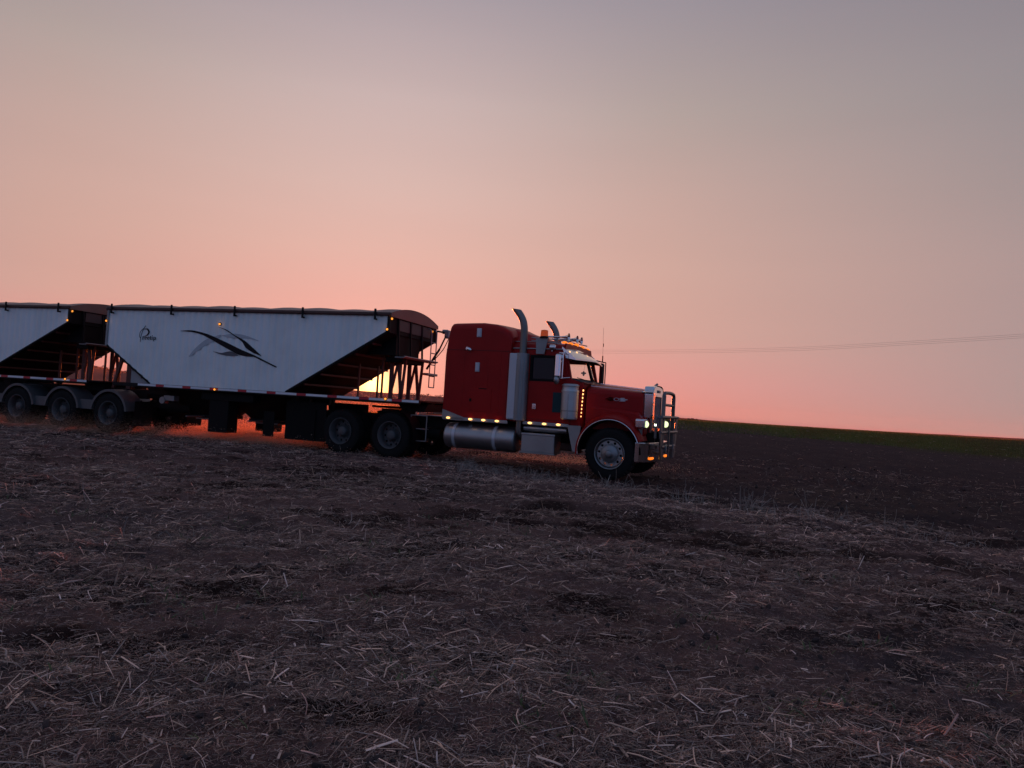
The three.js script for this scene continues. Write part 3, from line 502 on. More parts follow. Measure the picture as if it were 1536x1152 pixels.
  for (const z of [0.3, -0.3]) part('tow_pin', [cylX(0.05, 0.78, 0.86, 0.6, z)], M.steel, bm);
  // bull bar
  const bb = new THREE.Group(); bb.name = 'bull_bar'; t.add(bb);
  for (const s of [1, -1]) {
    part('upright', [beam([0.92, 0.46, 0.56 * s], [0.92, 1.8, 0.52 * s], 0.075, 0.07)], M.barMetal, bb);
    part('wing_plate', [slabX([[0.62 * s, 0.46], [0.74 * s, 0.46], [0.9 * s, 0.9], [0.9 * s, 1.36], [0.8 * s, 1.36], [0.66 * s, 1.0]], 0.93, 0.96, 0.008), beam([0.86, 1.36, 0.92 * s], [0.86, 0.9, 0.92 * s], 0.05, 0.05), beam([0.99, 1.34, 0.86 * s], [0.86, 1.34, 0.92 * s], 0.05, 0.05)], M.barMetal, bb);
    part('mount_arm', [bx(0.2, 0.1, 0.06, 0.9, 0.7, 0.4 * s)], M.steel, bb);
  }
  part('top_hoop', [tube([[0.92, 1.76, 0.52], [0.92, 1.84, 0.48], [0.93, 1.86, 0], [0.92, 1.84, -0.48], [0.92, 1.76, -0.52]], 0.038, 24, 10)], M.barMetal, bb);
  part('cross_bar', [bar([0.92, 1.6, 0.52], [0.92, 1.6, -0.52], 0.03)], M.barMetal, bb);
  part('cross_bar', [bar([0.95, 1.34, 0.88], [0.95, 1.34, -0.88], 0.034)], M.barMetal, bb);
  part('cross_bar', [bar([0.95, 1.02, 0.88], [0.95, 1.02, -0.88], 0.034)], M.barMetal, bb);
  part('cross_bar', [bar([0.95, 0.72, 0.7], [0.95, 0.72, -0.7], 0.03)], M.barMetal, bb);
  part('mesh_plate', [0.22, -0.22].map((z) => beam([1.0, 0.5, z], [1.0, 1.3, z], 0.03, 0.06))[0], M.barMetal, bb);
}

// ------------------------------------------------------------------ grain trailers
const font = await new FontLoader().loadAsync('fonts/droid/droid_serif_bold.typeface.json');
function grainTrailer(name, label, [x, y, z], turn, front) {
  const t = thing(name, label, 'grain trailer', [x, y, z], turn, 'hopper trailers towed by the red truck');
  const XF = 0.22, XR = -8.24, TOP = 3.3, BOT = 1.38, YF = 2.95, YR = 2.36, BF = front.bf, BR = -6.66;
  const bottomAt = (px) => px > BF ? BOT + (YF - BOT) * (px - BF) / (XF - BF) : px < BR ? BOT + (YR - BOT) * (BR - px) / (BR - XR) : BOT;
  // corrugated side sheets
  const rib = (px) => { const f = ((px / 0.205) % 1 + 1) % 1; return 0.016 * smooth(f, 0.08, 0.3) * (1 - smooth(f, 0.7, 0.92)); };
  for (const s of [1, -1]) {
    const n = 330;
    const side = part('side_sheet', [grid(n, 3, (u, v) => { const px = lerp(XR, XF, u), k = Math.min(1, Math.min(px - XR, XF - px) / 0.05); return [px, lerp(bottomAt(px), TOP, v), s * (1.285 + rib(px) * k)]; })], M.white, t);
    part('slope_flange', [beam([XF, YF, 1.295 * s], [BF, BOT, 1.295 * s], 0.05, 0.03)], M.frame, side);
    part('slope_flange', [beam([XR, YR, 1.295 * s], [BR, BOT, 1.295 * s], 0.05, 0.03)], M.frame, side);
    part('corner_post', [beam([XF, YF - 0.03, 1.29 * s], [XF, TOP + 0.05, 1.29 * s], 0.07, 0.07)], M.frame, side);
    part('corner_post', [beam([XR, YR - 0.03, 1.29 * s], [XR, TOP + 0.05, 1.29 * s], 0.06, 0.06)], M.whiteDark, side);
    part('top_rail', [bx(XF - XR + 0.1, 0.09, 0.09, (XF + XR) / 2, 3.345, 1.315 * s, 0.03)], M.bowBar, t);
    for (const px of [-8.06, -6.06, -4.08, -2.09, -0.11]) part('tarp_stop', [bx(0.055, 0.26, 0.03, px, 3.33, 1.385 * s), bx(0.04, 0.04, 0.1, px, 3.22, 1.35 * s)], M.frame, t);
    // lower side rail with alternating reflective tape
    part('side_rail', [bx(front.rail - -7.9, 0.1, 0.06, (front.rail - 7.9) / 2, 1.33, 1.28 * s, 0.01)], M.frame, t);
    for (let k = 0, px = -7.05; px < front.rail - 0.3; k++) { const red = k % 2, w = red ? 0.26 : 0.6, e = Math.min(px + w, front.rail - 0.02); part('reflective_tape', [bx(e - px - 0.004, 0.055, 0.006, (px + e) / 2, 1.345, 1.312 * s, 0.002)], red ? M.tapeRed : M.tapeWhite, t); px += w; }
  }
  part('slope_sheet', [slab([[XF, YF], [BF, BOT], [BF + 0.03, BOT - 0.02], [XF + 0.02, YF - 0.03]], -1.28, 1.28)], M.frame, t);
  part('slope_sheet', [slab([[XR, YR], [BR, BOT], [BR - 0.03, BOT - 0.02], [XR - 0.02, YR - 0.03]], -1.28, 1.28)], M.frame, t);
  for (let k = 1; k < 6; k++) { const f = k / 6; part('slope_rib', [bx(0.05, 0.05, 2.5, lerp(XF, BF, f) + 0.03, lerp(YF, BOT, f) - 0.045, 0, 0.008)], M.strut, t); if (k < 5) part('slope_rib', [bx(0.05, 0.05, 2.5, lerp(XR, BR, k / 5) - 0.03, lerp(YR, BOT, k / 5) - 0.045, 0, 0.008)], M.strut, t); }
  part('front_wall', [bx(0.03, TOP - YF + 0.08, 2.56, XF, (TOP + YF) / 2, 0)], M.black, t);
  for (const [za, zb] of [[0.8, 0.24], [0.14, -0.4], [-0.5, -0.95]]) part('wall_panel', [bx(0.012, 0.26, za - zb, XF + 0.024, 3.14, (za + zb) / 2, 0.004)], M.wallPanel, t);
  for (const zz of [0.85, 0.2, -0.45]) part('wall_stiffener', [beam([XF + 0.035, TOP, zz + 0.04], [XF + 0.06, 2.4, zz - 0.03], 0.04, 0.05)], M.frame, t);
  part('front_cabinet', [slab([[XF - 0.02, YF], [XF - 0.02, 2.42], [-0.6, 2.42]], -0.43, 0.83)], M.black, t);
  part('rear_wall', [bx(0.03, TOP - YR + 0.04, 2.56, XR, (TOP + YR) / 2, 0)], M.black, t);
  // arched tarp and its end caps
  const arch = (zz) => 0.21 * (1 - (Math.abs(zz) / 1.32) ** 2.1);
  part('tarp', [grid(60, 20, (u, v) => { const px = lerp(XR - 0.06, XF + 0.06, u), zz = lerp(1.34, -1.34, v), sag = 0.014 * Math.cos((px + 0.11) / 0.9925 * 2 * Math.PI) + 0.012 * Math.sin(px * 2.3 + 1); return [px, 3.365 + arch(Math.max(-1.32, Math.min(1.32, zz))) + sag * (1 - (zz / 1.34) ** 4), zz]; })], M.tarp, t);
  for (const px of [XF + 0.06, XR - 0.06]) { const a = [[1.33, 3.29]]; for (let k = 0; k <= 20; k++) { const zz = lerp(1.33, -1.33, k / 20); a.push([zz, 3.38 + arch(Math.max(-1.32, Math.min(1.32, zz)))]); } a.push([-1.33, 3.29]); part('tarp_end_cap', [slabX(a, px - 0.012, px + 0.012, 0.004)], M.tarpEnd, t); }
  // hoppers below the hull
  for (const cx of [front.bf - 1.15, -5.55]) {
    part('hopper_chute', [grid(4, 1, (u, v) => { const q = [[-1, -1], [1, -1], [1, 1], [-1, 1], [-1, -1]][Math.round(u * 4)], w = lerp(1.0, 0.42, v), d = lerp(1.1, 0.45, v); return [cx + q[0] * w, lerp(1.36, 0.62, v), q[1] * d]; }).toNonIndexed(), bx(0.95, 0.08, 1.0, cx, 0.6, 0)], M.frame, t);
    part('chute_gate', [bx(0.7, 0.05, 0.8, cx, 0.54, 0), bar([cx, 0.6, 0.4], [cx, 0.6, 1.15], 0.02)], M.steel, t);
  }
  // frame
  part('frame_rail', [0.45, -0.45].flatMap((s) => [bx(5.2, 0.2, 0.1, -4.9, 1.2, s), bx(4.6, 0.26, 0.1, -9.8, 1.08, s), bx(3.4, 0.09, 0.1, -0.62, 1.3, s)]), M.frame, t);
  part('front_deck', [slab([[-1.2, -1.2], [0.9, -1.2], [1.14, -0.9], [1.14, 0.9], [0.9, 1.2], [-1.2, 1.2]], 0, 0.05, 0.01).rotateX(-Math.PI / 2).translate(0, 1.325, 0)], M.frame, t);
  part('coupler_skirt', [slab([[0.3, 1.29], [1.1, 1.29], [1.0, 1.1], [0.45, 1.1]], -0.75, 0.75, 0.01)], M.frame, t);
  // struts that hold the hull's ends up from the frame
  for (const zz of [0.48, -0.48]) {
    for (const [a, b, w] of [[[-0.05, 1.36], [-0.06, 2.62], 0.1], [[-0.02, 1.63], [0.13, 2.42], 0.05], [[0.24, 1.37], [0.1, 2.4], 0.07], [[0.24, 1.37], [0.31, 2.42], 0.06], [[-0.3, 1.36], [-0.3, 2.55], 0.035], [[-0.95, 1.36], [-0.95, 2.2], 0.035]]) part('strut', [beam([a[0], a[1], zz], [b[0], b[1], zz], w, 0.06)], M.strut, t);
    for (const [a, b, w] of [[[-8.0, 1.2], [-8.02, 2.3], 0.16], [[-7.85, 1.25], [-7.55, 1.95], 0.08], [[-7.3, 1.25], [-7.55, 1.9], 0.07], [[-8.55, 1.2], [-8.2, 2.36], 0.09], [[-7.3, 1.3], [-7.05, 1.6], 0.06]]) part('strut', [beam([a[0], a[1], zz * 1.4], [b[0], b[1], zz * 1.4], w, 0.07)], M.strut, t);
  }
  for (const s of [1, -1]) part('rear_gusset', [slab([[BR - 0.02, 1.37], [BR - 0.72, 1.37], [BR - 0.72, 1.8]], s > 0 ? 1.2 : -1.23, s > 0 ? 1.23 : -1.2)], M.whiteDark, t);
  part('front_platform', [bx(0.24, 0.03, 1.9, 0.36, 2.37, 0.0, 0.01), bar([0.5, 2.39, 0.95], [0.5, 2.39, -0.95], 0.02)], M.galv, t);
  part('platform_box', [bx(0.45, 0.12, 1.2, 0.1, 2.32, 0.1)], M.black, t);
  const ladder = part('ladder', [bar([0.36, 1.72, -0.8], [0.36, 3.14, -0.8], 0.014), bar([0.36, 1.72, -1.12], [0.36, 3.2, -1.12], 0.014), tube([[0.36, 3.1, -0.8], [0.33, 3.22, -0.8], [0.25, 3.25, -0.8]], 0.014, 8, 8), tube([[0.36, 3.1, -1.12], [0.33, 3.22, -1.12], [0.25, 3.25, -1.12]], 0.014, 8, 8)], M.galv, t);
  for (const yy of [1.73, 2.02, 2.32, 2.62, 2.9]) part('rung', [bar([0.36, yy, -0.8], [0.36, yy, -1.12], 0.014)], M.galv, ladder);
  part('step_plate', [bx(0.16, 0.06, 0.6, 0.36, 2.06, -0.85)], M.steel, t);
  // crank arm that rolls the tarp
  part('tarp_arm', [bar([0.3, 2.2, -0.75], [0.42, 2.75, -1.2], 0.03), bar([0.42, 2.75, -1.2], [0.5, 3.12, -1.38], 0.022), tube([[0.4, 2.45, -0.95], [0.55, 2.75, -1.15], [0.6, 3.05, -1.35]], 0.012, 12, 8), bar([0.3, 3.24, -1.25], [0.5, 3.22, -1.5], 0.025)], M.frame, t);
  part('tarp_motor', [bx(0.14, 0.22, 0.14, 0.52, 3.18, -1.45, 0.03), cylX(0.06, 0.38, 0.52, 3.25, -1.45)], M.steel, t);
  // landing gear, boxes and flaps
  for (const s of [1, -1]) {
    part('landing_leg', [bx(0.13, 0.8, 0.13, -2.5, 0.9, 0.85 * s), bx(0.1, 0.3, 0.1, -2.5, 0.42, 0.85 * s), bx(0.26, 0.03, 0.24, -2.5, 0.27, 0.85 * s), beam([-2.5, 0.75, 0.8 * s], [-3.2, 1.2, 0.5 * s], 0.05, 0.05)], M.frame, t);
    part('mud_flap', [bx(1.15, 0.95, 0.012, -2.04, 0.7, 1.02 * s)], M.flap, t);
    part('mud_flap', [bx(0.32, 0.62, 0.012, -3.12, 0.56, 1.0 * s)], M.flap, t);
    part('storage_box', [bx(0.6, 0.9, 0.4, -4.55, 0.7, 0.95 * s, 0.02), bx(1.6, 0.2, 0.3, -4.3, 1.16, 1.02 * s)], M.black, t);
    part('valve', [cylZ(0.09, 0.95, 1.12, -6.4, 0.97), bx(0.34, 0.14, 0.2, -6.2, 1.03, 1.0)].map((g) => g.scale(1, 1, s)), M.steel, t);
    part('mud_flap', [bx(0.012, 0.66, 0.62, -7.15, 0.56, 0.95 * s)], M.flap, t);
    part('underbelly_tank', [cylX(0.18, -6.9, -5.9, 0.8, 0.5 * s)], M.black, t);
  }
  // axles, wheels and half-round fenders
  front.axles.forEach((ax, i) => {
    part('axle', [bar([ax, 0.53, -1], [ax, 0.53, 1], 0.07), bx(0.5, 0.2, 0.12, ax, 0.8, 0.45), bx(0.5, 0.2, 0.12, ax, 0.8, -0.45)], M.frame, t);
    for (const s of [1, -1]) {
      wheel(t, 'dual', ax, 0.53, 1.145, s, M.wheelGrey, i * 0.7 + 0.3);
      part('fender', [grid(18, 1, (u, v) => { const a = lerp(0.12, Math.PI - 0.12, u); return [ax + 0.64 * Math.cos(a), 0.53 + 0.64 * Math.sin(a), s * lerp(0.72, 1.3, v)]; }), grid(18, 1, (u, v) => { const a = lerp(0.12, Math.PI - 0.12, u), rr = lerp(0.64, 0.575, v); return [ax + rr * Math.cos(a), 0.53 + rr * Math.sin(a), s * 1.3]; }), bx(0.5, 0.26, 0.05, ax - 0.83, 0.72, 1.2 * s)], M.fenderGrey, t);
    }
  });
  // marker lights
  for (const [px, py, pz] of [[-4.57, 3.0, 1.31], [-4.57, 1.335, 1.322], [0.27, 3.245, 1.26], [0.2, 2.985, 1.335], [0.27, 1.365, 1.322], [-8.27, 3.0, 1.33]]) {
    const m = part('marker_light', [new THREE.SphereGeometry(0.027, 14, 10).scale(1.1, 1, 0.7).translate(px, py, pz)], M.amber, t);
    part('lamp_base', [cylZ(0.045, pz - 0.02, pz - 0.004, px, py, 16)], M.black, m);
    lampAt(t, px, py, pz + 0.05, 0.004);
  }
  part('marker_light', [new THREE.SphereGeometry(0.03, 12, 8).translate(0.28, 3.2, -1.0)], M.amberDim, t);
  return t;
}
const lead = grainTrailer('grain_trailer', 'white hopper grain trailer with black leaf swoosh, hitched right behind the red truck', O_L.toArray(), TH_L * -1, { bf: -2.48, rail: 1.14, axles: [-8.02, -9.69, -11.35] });
{ // swoosh of leaves and the maker's lettering on the side sheet
  const zf = 1.3045, leaf = (pts) => { const c = new THREE.CatmullRomCurve3(pts.map(([a, b]) => V(a, b, 0)), true, 'catmullrom', 0.35); return slab(c.getPoints(70).slice(0, -1).map((p) => [p.x, p.y]), zf, zf + 0.003); };
  part('leaf_decal', [leaf([[-5.46, 2.15], [-5.3, 2.34], [-5.02, 2.56], [-4.75, 2.67], [-4.5, 2.73], [-4.62, 2.6], [-4.95, 2.45], [-5.2, 2.29], [-5.42, 2.14]])], M.decalPale, lead);
  part('leaf_decal', [leaf([[-4.48, 2.71], [-4.1, 2.77], [-3.75, 2.73], [-3.33, 2.6], [-3.72, 2.66], [-4.1, 2.65]])], M.decalPale, lead);
  part('leaf_decal', [leaf([[-5.77, 2.8], [-5.4, 2.82], [-4.9, 2.73], [-4.35, 2.55], [-3.85, 2.37], [-3.42, 2.23], [-3.62, 2.205], [-3.95, 2.25], [-4.4, 2.43], [-4.8, 2.6], [-5.1, 2.715], [-5.42, 2.775], [-5.75, 2.79]]).translate(0, 0, 0.0035), slab([[-3.46, 2.25], [-2.81, 2.005], [-2.77, 1.985], [-2.79, 1.965], [-2.84, 1.98], [-3.5, 2.22]], zf + 0.0035, zf + 0.0065)], M.decal, lead);
  part('leaf_decal', [leaf([[-4.61, 2.925], [-4.35, 2.865], [-4.08, 2.73], [-3.77, 2.6], [-3.5, 2.42], [-3.25, 2.24], [-3.5, 2.31], [-3.72, 2.42], [-3.85, 2.57], [-4.08, 2.7], [-4.38, 2.85]]).translate(0, 0, 0.0035)], M.decal, lead);
  part('leaf_decal', [leaf([[-4.72, 2.3], [-4.45, 2.27], [-4.18, 2.32], [-3.93, 2.225], [-4.15, 2.2], [-4.45, 2.225]]).translate(0, 0, 0.0035)], M.decalGrey, lead);
  const txt = (s, size, tx, ty) => { const g = new TextGeometry(s, { font, size, depth: 0.003, curveSegments: 4 }); return g.translate(tx, ty, zf); };
  part('lettering', [txt('reetip', 0.108, -7.03, 2.535)], M.decal, lead);
  const Pout = (pts) => leaf(pts);
  part('lettering', [
    tube([[-6.94, 2.9, zf + 0.002], [-7.02, 2.78, zf + 0.002], [-7.07, 2.62, zf + 0.002], [-7.08, 2.47, zf + 0.002]], 0.007, 20, 6).scale(1, 1, 1),
    Pout([[-7.0, 2.81], [-6.86, 2.83], [-6.79, 2.74], [-6.85, 2.64], [-7.0, 2.62], [-6.9, 2.65], [-6.84, 2.73], [-6.89, 2.8]]),
    tube([[-7.0, 2.83, zf + 0.002], [-7.1, 2.74, zf + 0.002], [-7.12, 2.62, zf + 0.002], [-7.06, 2.54, zf + 0.002]], 0.006, 18, 6),
  ], M.decal, lead);
}
const hitch = V(-9.85, 0, 0).applyAxisAngle(V(0, 1, 0), -TH_L).add(O_L);
grainTrailer('grain_trailer', 'second white hopper grain trailer, cut off by the left edge of the photo', hitch.toArray(), -TH_L, { bf: -2.9, rail: 1.05, axles: [-8.02, -9.5] });

// ------------------------------------------------------------------ straw litter, standing stubble, soil lumps, weeds
const R = rng(2024);
const strawMat = new THREE.MeshPhysicalMaterial({ color: 0xffffff, roughness: 0.75, transmission: 0.04, thickness: 0 });
strawMat.color.setRGB(1, 1, 1);
function strawGeo(bend, kink, seg) {                              // a hollow stem cut flat: unit length, four-sided
  const pts = []; for (let k = 0; k <= seg; k++) { const s = k / seg; pts.push(V(s - 0.5, bend * Math.sin(Math.PI * s), kink * (s > 0.55 ? (s - 0.55) * 1.2 : 0))); }
  const pos = [], idx = [];
  pts.forEach((p, k) => { for (let i = 0; i < 3; i++) { const a = i * 2.094 + 0.5, r = 1; pos.push(p.x, p.y + 0.02 * r * Math.sin(a), p.z + 0.02 * r * Math.cos(a)); } });
  for (let k = 0; k < seg; k++) for (let i = 0; i < 3; i++) { const a = k * 3 + i, b = k * 3 + (i + 1) % 3; idx.push(a, b, b + 3, a, b + 3, a + 3); }
  const g = new THREE.BufferGeometry(); g.setAttribute('position', new THREE.Float32BufferAttribute(pos, 3)); g.setIndex(idx); g.computeVertexNormals();
  return g;
}
const variants = [strawGeo(0.012, 0, 2), strawGeo(0.045, 0.06, 3), strawGeo(-0.02, 0.42, 4), strawGeo(0.1, -0.2, 4)];
const litterGroup = new THREE.Group(); litterGroup.name = 'straw_litter'; scene.add(litterGroup);
tag(litterGroup, 'cut straw and chaff strewn over the dark harvested field', 'straw', null, 'stuff');
{
  const lists = variants.map(() => []), cols = variants.map(() => []);
  const q = new THREE.Quaternion(), e = new THREE.Euler(), m = new THREE.Matrix4(), up = V(0, 1, 0);
  const bands = [[2.3, 4.5, 12500, 1050], [4.5, 8, 5200, 480], [8, 14, 1600, 200], [14, 26, 360, 85], [26, 48, 40, 14]];   // fine chaff and stems per square metre
  for (const [r0, r1, fineD, longD] of bands) for (const fine of [true, false]) {
    const half = 38, area = (half * 2 * D2R) * (r1 * r1 - r0 * r0) / 2, n = Math.round(area * (fine ? fineD : longD));
    for (let k = 0; k < n; k++) {
      const a = (R() * 2 - 1) * half * D2R, r = Math.sqrt(lerp(r0 * r0, r1 * r1, R())), x = r * Math.sin(a), z = -r * Math.cos(a);
      const [, kr] = rut(x, z), bare = bareSoil(x, z), patch = fbm(x * 1.1, z * 2.4, 4, 61), big = fbm(x * 0.25, z * 0.5, 2, 63);
      const keep = ((fine ? 0.34 : 0.12) + 0.95 * smooth(patch * 0.75 + big * 0.25, 0.36, 0.6)) * (1 - 0.85 * kr) * (1 - 0.88 * bare);
      if (R() > keep) continue;
      const far = smooth(r, 5, 30) * (1 - 0.4 * bare), len = (fine ? 0.012 + R() ** 1.5 * 0.05 : 0.028 + R() ** 2.8 * 0.15) * (1 + far * 0.8), w = (fine ? 0.0014 + R() * 0.0016 : 0.0023 + R() ** 1.6 * 0.0046) * (1 + far * 1.6);
      const flat = R() < 0.9, tilt = flat ? (R() - 0.5) * 0.5 : (R() - 0.3) * 1.9;
      e.set((R() - 0.5) * 1.2, R() * 6.283, tilt, 'YZX'); q.setFromEuler(e);
      const y = groundH(x, z) + 0.002 + R() * (fine ? 0.012 : 0.018) + Math.abs(Math.sin(tilt)) * len * 0.4;
      const v = fine ? (R() < 0.7 ? 0 : 1) : R() < 0.62 ? 0 : R() < 0.6 ? 1 : 2 + Math.floor(R() * 2);
      const wide = !fine && R() < 0.3 ? 1.9 : 1;
      m.compose(V(x, y, z), q, V(len, w / 0.04, w * wide / 0.04)); lists[v].push(...m.elements);
      const t = R(), near = smooth(z - edgeZ(x), -0.2, 0.6) * (1 - smooth(z - edgeZ(x), 1.5, 4.5)) * smooth(x, -6, -1), b = (1 + 0.4 * near) * (fine ? 0.18 + 0.5 * R() ** 1.5 : 0.22 + 0.75 * R() ** 1.6);
      if (R() < (fine ? 0.35 : 0.12)) cols[v].push(b * 0.8, b * 0.44, b * 0.34); else cols[v].push(b * 1.18, b * lerp(0.72, 0.86, t), b * lerp(0.48, 0.72, t));
    }
  }
  variants.forEach((g, i) => {
    const im = new THREE.InstancedMesh(g, strawMat, lists[i].length / 16); im.name = 'straw'; im.userData.kind = 'stuff';
    im.instanceMatrix.array.set(lists[i]); im.instanceColor = new THREE.InstancedBufferAttribute(new Float32Array(cols[i]), 3);
    im.castShadow = im.receiveShadow = true; litterGroup.add(im);
  });
  console.log('straw', lists.map((l) => l.length / 16).join(' '));
}
{ // stubble left standing along the edge of the bare soil, and scattered stalks
  const g = strawGeo(0.2, 0.3, 6).rotateZ(Math.PI / 2).translate(0, 0.48, 0), mats = [], cols = [], q = new THREE.Quaternion(), e = new THREE.Euler(), m = new THREE.Matrix4();
  const put = (x, z, h, lean) => { e.set((R() - 0.5) * lean, R() * 6.283, (R() - 0.62) * lean); q.setFromEuler(e); m.compose(V(x, groundH(x, z) - 0.01, z), q, V(0.0055 / 0.04 * (0.7 + R() * 0.6), h, 0.0055 / 0.04 * (0.7 + R() * 0.6))); mats.push(...m.elements); const b = 0.2 + R() * 0.35; cols.push(b, b * 0.86, b * 0.74); };
  for (let k = 0; k < 650; k++) { const x = -1 + R() ** 1.8 * 8, d = R() ** 1.6 * 1.3; put(x, edgeZ(x) + d, 0.08 + R() ** 2 * 0.26, 2.3); }
  for (let c = 0; c < 9; c++) { const x = -0.5 + R() * 5, z = edgeZ(x) + R() * 0.5, n = 5 + R() * 12; for (let k = 0; k < n; k++) put(x + (R() - 0.5) * 0.3, z + (R() - 0.5) * 0.2, 0.16 + R() * 0.26, 2.0); }
  for (let k = 0; k < 260; k++) { const a = (R() - 0.5) * 70 * D2R, r = 7 + R() * 16; put(r * Math.sin(a), -r * Math.cos(a), 0.06 + R() ** 2 * 0.2, 1.6); }
  const im = new THREE.InstancedMesh(g, strawMat, mats.length / 16); im.name = 'standing_stubble'; im.instanceMatrix.array.set(mats); im.instanceColor = new THREE.InstancedBufferAttribute(new Float32Array(cols), 3); im.castShadow = im.receiveShadow = true;
  scene.add(tag(im, 'taller bent stalks of stubble standing in front of the truck wheels', 'stubble', null, 'stuff'));
}
{ // crumbs and lumps of soil
  const g = new THREE.IcosahedronGeometry(1, 1), p = g.attributes.position; for (let i = 0; i < p.count; i++) { const v = V(p.getX(i), p.getY(i), p.getZ(i)), k = 0.75 + 0.5 * fbm(v.x * 1.7 + 5, v.y * 1.7 + v.z * 2.1, 2, 81); p.setXYZ(i, v.x * k * 1.25, v.y * k * 0.6, v.z * k); } g.computeVertexNormals();
  const mats = [], q = new THREE.Quaternion(), e = new THREE.Euler(), m = new THREE.Matrix4();
  for (let k = 0; k < 9000; k++) {
    const a = (R() * 2 - 1) * 39 * D2R, r = 2.4 + R() ** 1.7 * 24, x = r * Math.sin(a), z = -r * Math.cos(a), s = (0.004 + R() ** 4 * 0.02) * (1 + 0.6 * bareSoil(x, z));
    e.set(R() * 6, R() * 6, R() * 6); q.setFromEuler(e); m.compose(V(x, groundH(x, z) + s * 0.2, z), q, V(s, s, s)); mats.push(...m.elements);
  }
  const im = new THREE.InstancedMesh(g, std(0.06, 0.037, 0.031, 0.95), mats.length / 16); im.name = 'soil_lumps'; im.instanceMatrix.array.set(mats); im.castShadow = im.receiveShadow = true;
  scene.add(tag(im, 'dark crumbs and lumps of soil between the straw', 'soil', null, 'stuff'));
}
{ // small green weeds
  const g = grid(1, 3, (u, v) => [(u - 0.5) * 0.16 * Math.sin(Math.PI * Math.min(0.98, v + 0.1)), v, 0.35 * v * v]), mats = [], cols = [], q = new THREE.Quaternion(), e = new THREE.Euler(), m = new THREE.Matrix4();
  for (let c = 0; c < 70; c++) { const a = (R() * 2 - 1) * 38 * D2R, r = 3 + R() ** 1.4 * 12, x0 = r * Math.sin(a), z0 = -r * Math.cos(a), n = 8 + R() * 26; for (let k = 0; k < n; k++) { const x = x0 + (R() - 0.5) * 0.35, z = z0 + (R() - 0.5) * 0.3; e.set(0.4 + R() * 0.9, R() * 6.283, 0, 'YXZ'); q.setFromEuler(e); const s = 0.03 + R() * 0.06; m.compose(V(x, groundH(x, z), z), q, V(s, s, s)); mats.push(...m.elements); const b = 0.6 + R() * 0.7; cols.push(0.075 * b, 0.1 * b, 0.025 * b); } }
  const im = new THREE.InstancedMesh(g, new THREE.MeshPhysicalMaterial({ roughness: 0.7, transmission: 0.3, thickness: 0 }), mats.length / 16); im.name = 'weeds'; im.instanceMatrix.array.set(mats); im.instanceColor = new THREE.InstancedBufferAttribute(new Float32Array(cols), 3); im.castShadow = im.receiveShadow = true;
  scene.add(tag(im, 'small green weed sprigs growing through the straw', 'weeds', null, 'stuff'));
}
{ // grass of the green strip beyond the field
  const g = grid(1, 2, (u, v) => [(u - 0.5) * 0.3 * (1 - v * 0.9), v, 0.3 * v * v]), mats = [], cols = [], q = new THREE.Quaternion(), e = new THREE.Euler(), m = new THREE.Matrix4();
  for (let k = 0; k < 42000; k++) { const a = lerp(9, 39, R()) * D2R, r = 40 + R() ** 1.7 * 80, x = r * Math.sin(a), z = -r * Math.cos(a); if (fbm(x * 0.09, z * 0.09, 2, 83) < 0.34) continue; const s = 0.04 + R() * 0.07; e.set((R() - 0.5) * 0.8, R() * 6.283, 0, 'YXZ'); q.setFromEuler(e); m.compose(V(x, groundH(x, z) - 0.02, z), q, V(s * 1.3, s, s)); mats.push(...m.elements); const b = 0.6 + R() * 0.8, y = smooth(a / D2R, 26, 37); cols.push(lerp(0.11, 0.125, y) * b, lerp(0.13, 0.11, y) * b, 0.016 * b); }
  const im = new THREE.InstancedMesh(g, new THREE.MeshPhysicalMaterial({ roughness: 0.8, transmission: 0.25, thickness: 0 }), mats.length / 16); im.name = 'grass_strip'; im.instanceMatrix.array.set(mats); im.instanceColor = new THREE.InstancedBufferAttribute(new Float32Array(cols), 3); im.castShadow = im.receiveShadow = true;
  scene.add(tag(im, 'dark green grass along the far edge of the field at right', 'grass', null, 'stuff'));
}
// ------------------------------------------------------------------ far trees, wires
{
  const leaf = new THREE.IcosahedronGeometry(1, 0), mats = [], q = new THREE.Quaternion(), e = new THREE.Euler(), m = new THREE.Matrix4();
  const clump = (az, r, w, h, n) => { for (let k = 0; k < n; k++) { const x0 = (R() - 0.5) * 2, yy = R(), lim = Math.sqrt(Math.max(0, 1 - yy * yy)); const a = az * D2R + Math.atan(x0 * lim * w / r), rr = r + (R() - 0.5) * w, x = rr * Math.sin(a), z = -rr * Math.cos(a), s = h * (0.06 + R() * 0.1); e.set(R() * 6, R() * 6, R() * 6); q.setFromEuler(e); m.compose(V(x, groundH(x, z) + yy * h, z), q, V(s * 1.4, s, s)); mats.push(...m.elements); } };
  for (let k = 0; k < 7; k++) clump(13.3 + k * 0.27, 900, 4, [3, 4.2, 4.6, 4, 3.4, 2.8, 2.2][k], 60);
  for (let k = 0; k < 24; k++) clump(-8.6 + k * 0.34 + R() * 0.2, 1900, 9, 3 + R() * 6, 34);
  for (let k = 0; k < 26; k++) clump(-35 + k * 0.45 + R() * 0.3, 1900, 10, 4 + R() * 7, 30);
  const im = new THREE.InstancedMesh(leaf, std(0.05, 0.045, 0.03, 0.9), mats.length / 16); im.name = 'distant_treeline'; im.instanceMatrix.array.set(mats); im.castShadow = im.receiveShadow = true;
  scene.add(tag(im, 'low dark treeline on the far horizon', 'trees', null, 'stuff'));
}
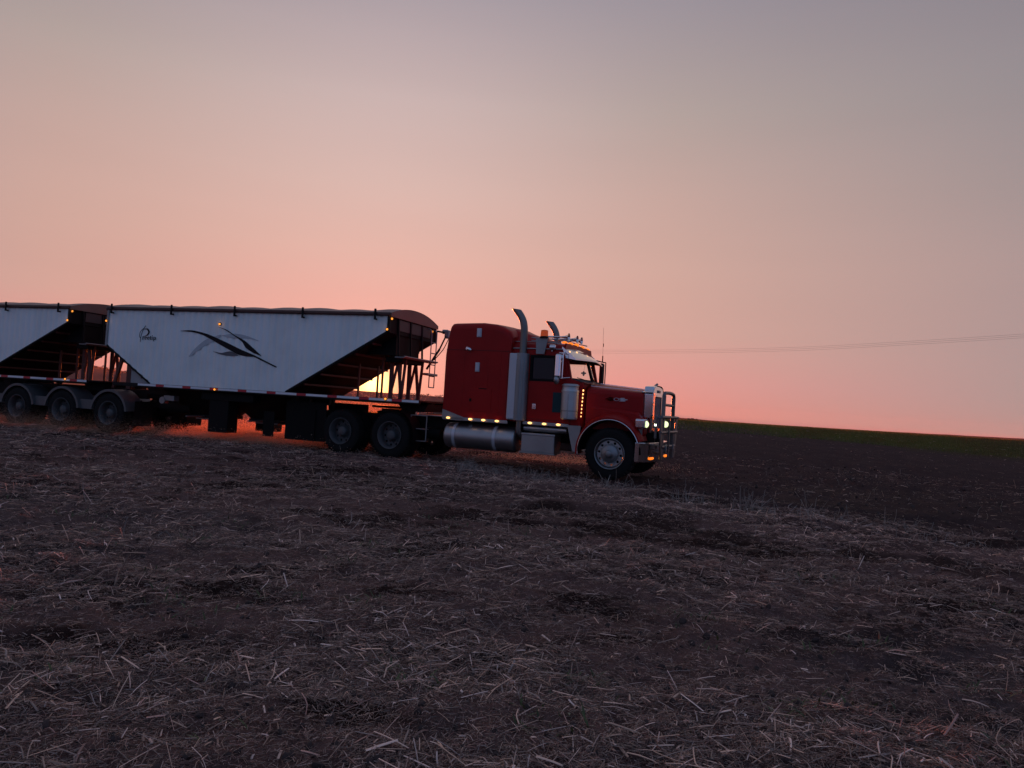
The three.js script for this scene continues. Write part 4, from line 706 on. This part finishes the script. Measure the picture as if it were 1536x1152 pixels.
{
  const pl = thing('power_line', 'thin overhead wires crossing the sky to the right of the truck', 'power line', [0, 0, 0]);
  const pxl = (az, el, r) => [r * Math.sin(az * D2R), 1.392 + r * Math.tan(el * D2R), -r * Math.cos(az * D2R)];
  for (const [de, dr] of [[0, 0], [-0.12, 1.2], [-0.24, 0.4]]) part('wire', [tube([[-6, 4.0], [-1.5, 4.25], [6.9, 4.68], [14.2, 5.06], [22.1, 5.55], [34.6, 6.55], [43, 7.3]].map(([a, el], i) => pxl(a, el + de, [116, 111, 102, 94, 86, 75, 69][i] + dr)), 0.0075, 60, 5)], M.steel, pl);
}
// ------------------------------------------------------------------ dust raised under and behind the trailers
{
  const g = new THREE.TetrahedronGeometry(1, 0), mats = [], q = new THREE.Quaternion(), e = new THREE.Euler(), m = new THREE.Matrix4(), gs = () => (R() + R() + R() + R() - 2) * 1.0;
  const put = (n, cx, cz, sx, sy, sz, size = 1) => { for (let k = 0; k < n; k++) { const lx = cx + gs() * sx, lz = cz + gs() * sz, wx = O_L.x + lx * Math.cos(TH_L) - lz * Math.sin(TH_L), wz = O_L.z + lx * Math.sin(TH_L) + lz * Math.cos(TH_L), y = 0.02 + Math.abs(gs()) * sy, s = (0.006 + R() * 0.006) * size; e.set(R() * 6, R() * 6, R() * 6); q.setFromEuler(e); m.compose(V(wx, y, wz), q, V(s, s, s)); mats.push(...m.elements); } };
put(34000, -4.8, -3.0, 3.6, 0.42, 1.0); put(20000, -2.7, -3.4, 1.4, 1.05, 0.8); put(26000, -4.4, 0.2, 2.9, 0.22, 0.9); put(8000, -11, -2.8, 4.0, 0.5, 1.2); put(5000, 4, -1.9, 1.9, 0.15, 0.7); put(70000, -10, 1.9, 4.2, 0.34, 0.6, 0.28);
  const im = new THREE.InstancedMesh(g, new THREE.MeshPhysicalMaterial({ color: new THREE.Color().setRGB(0.96, 0.7, 0.5), roughness: 1, transmission: 0.92, thickness: 0 }), mats.length / 16); im.name = 'dust_cloud'; im.instanceMatrix.array.set(mats); im.castShadow = im.receiveShadow = true;
  scene.add(tag(im, 'low cloud of dust drifting beneath and behind the grain trailers', 'dust', null, 'stuff'));
}

renderer.render(scene, camera);
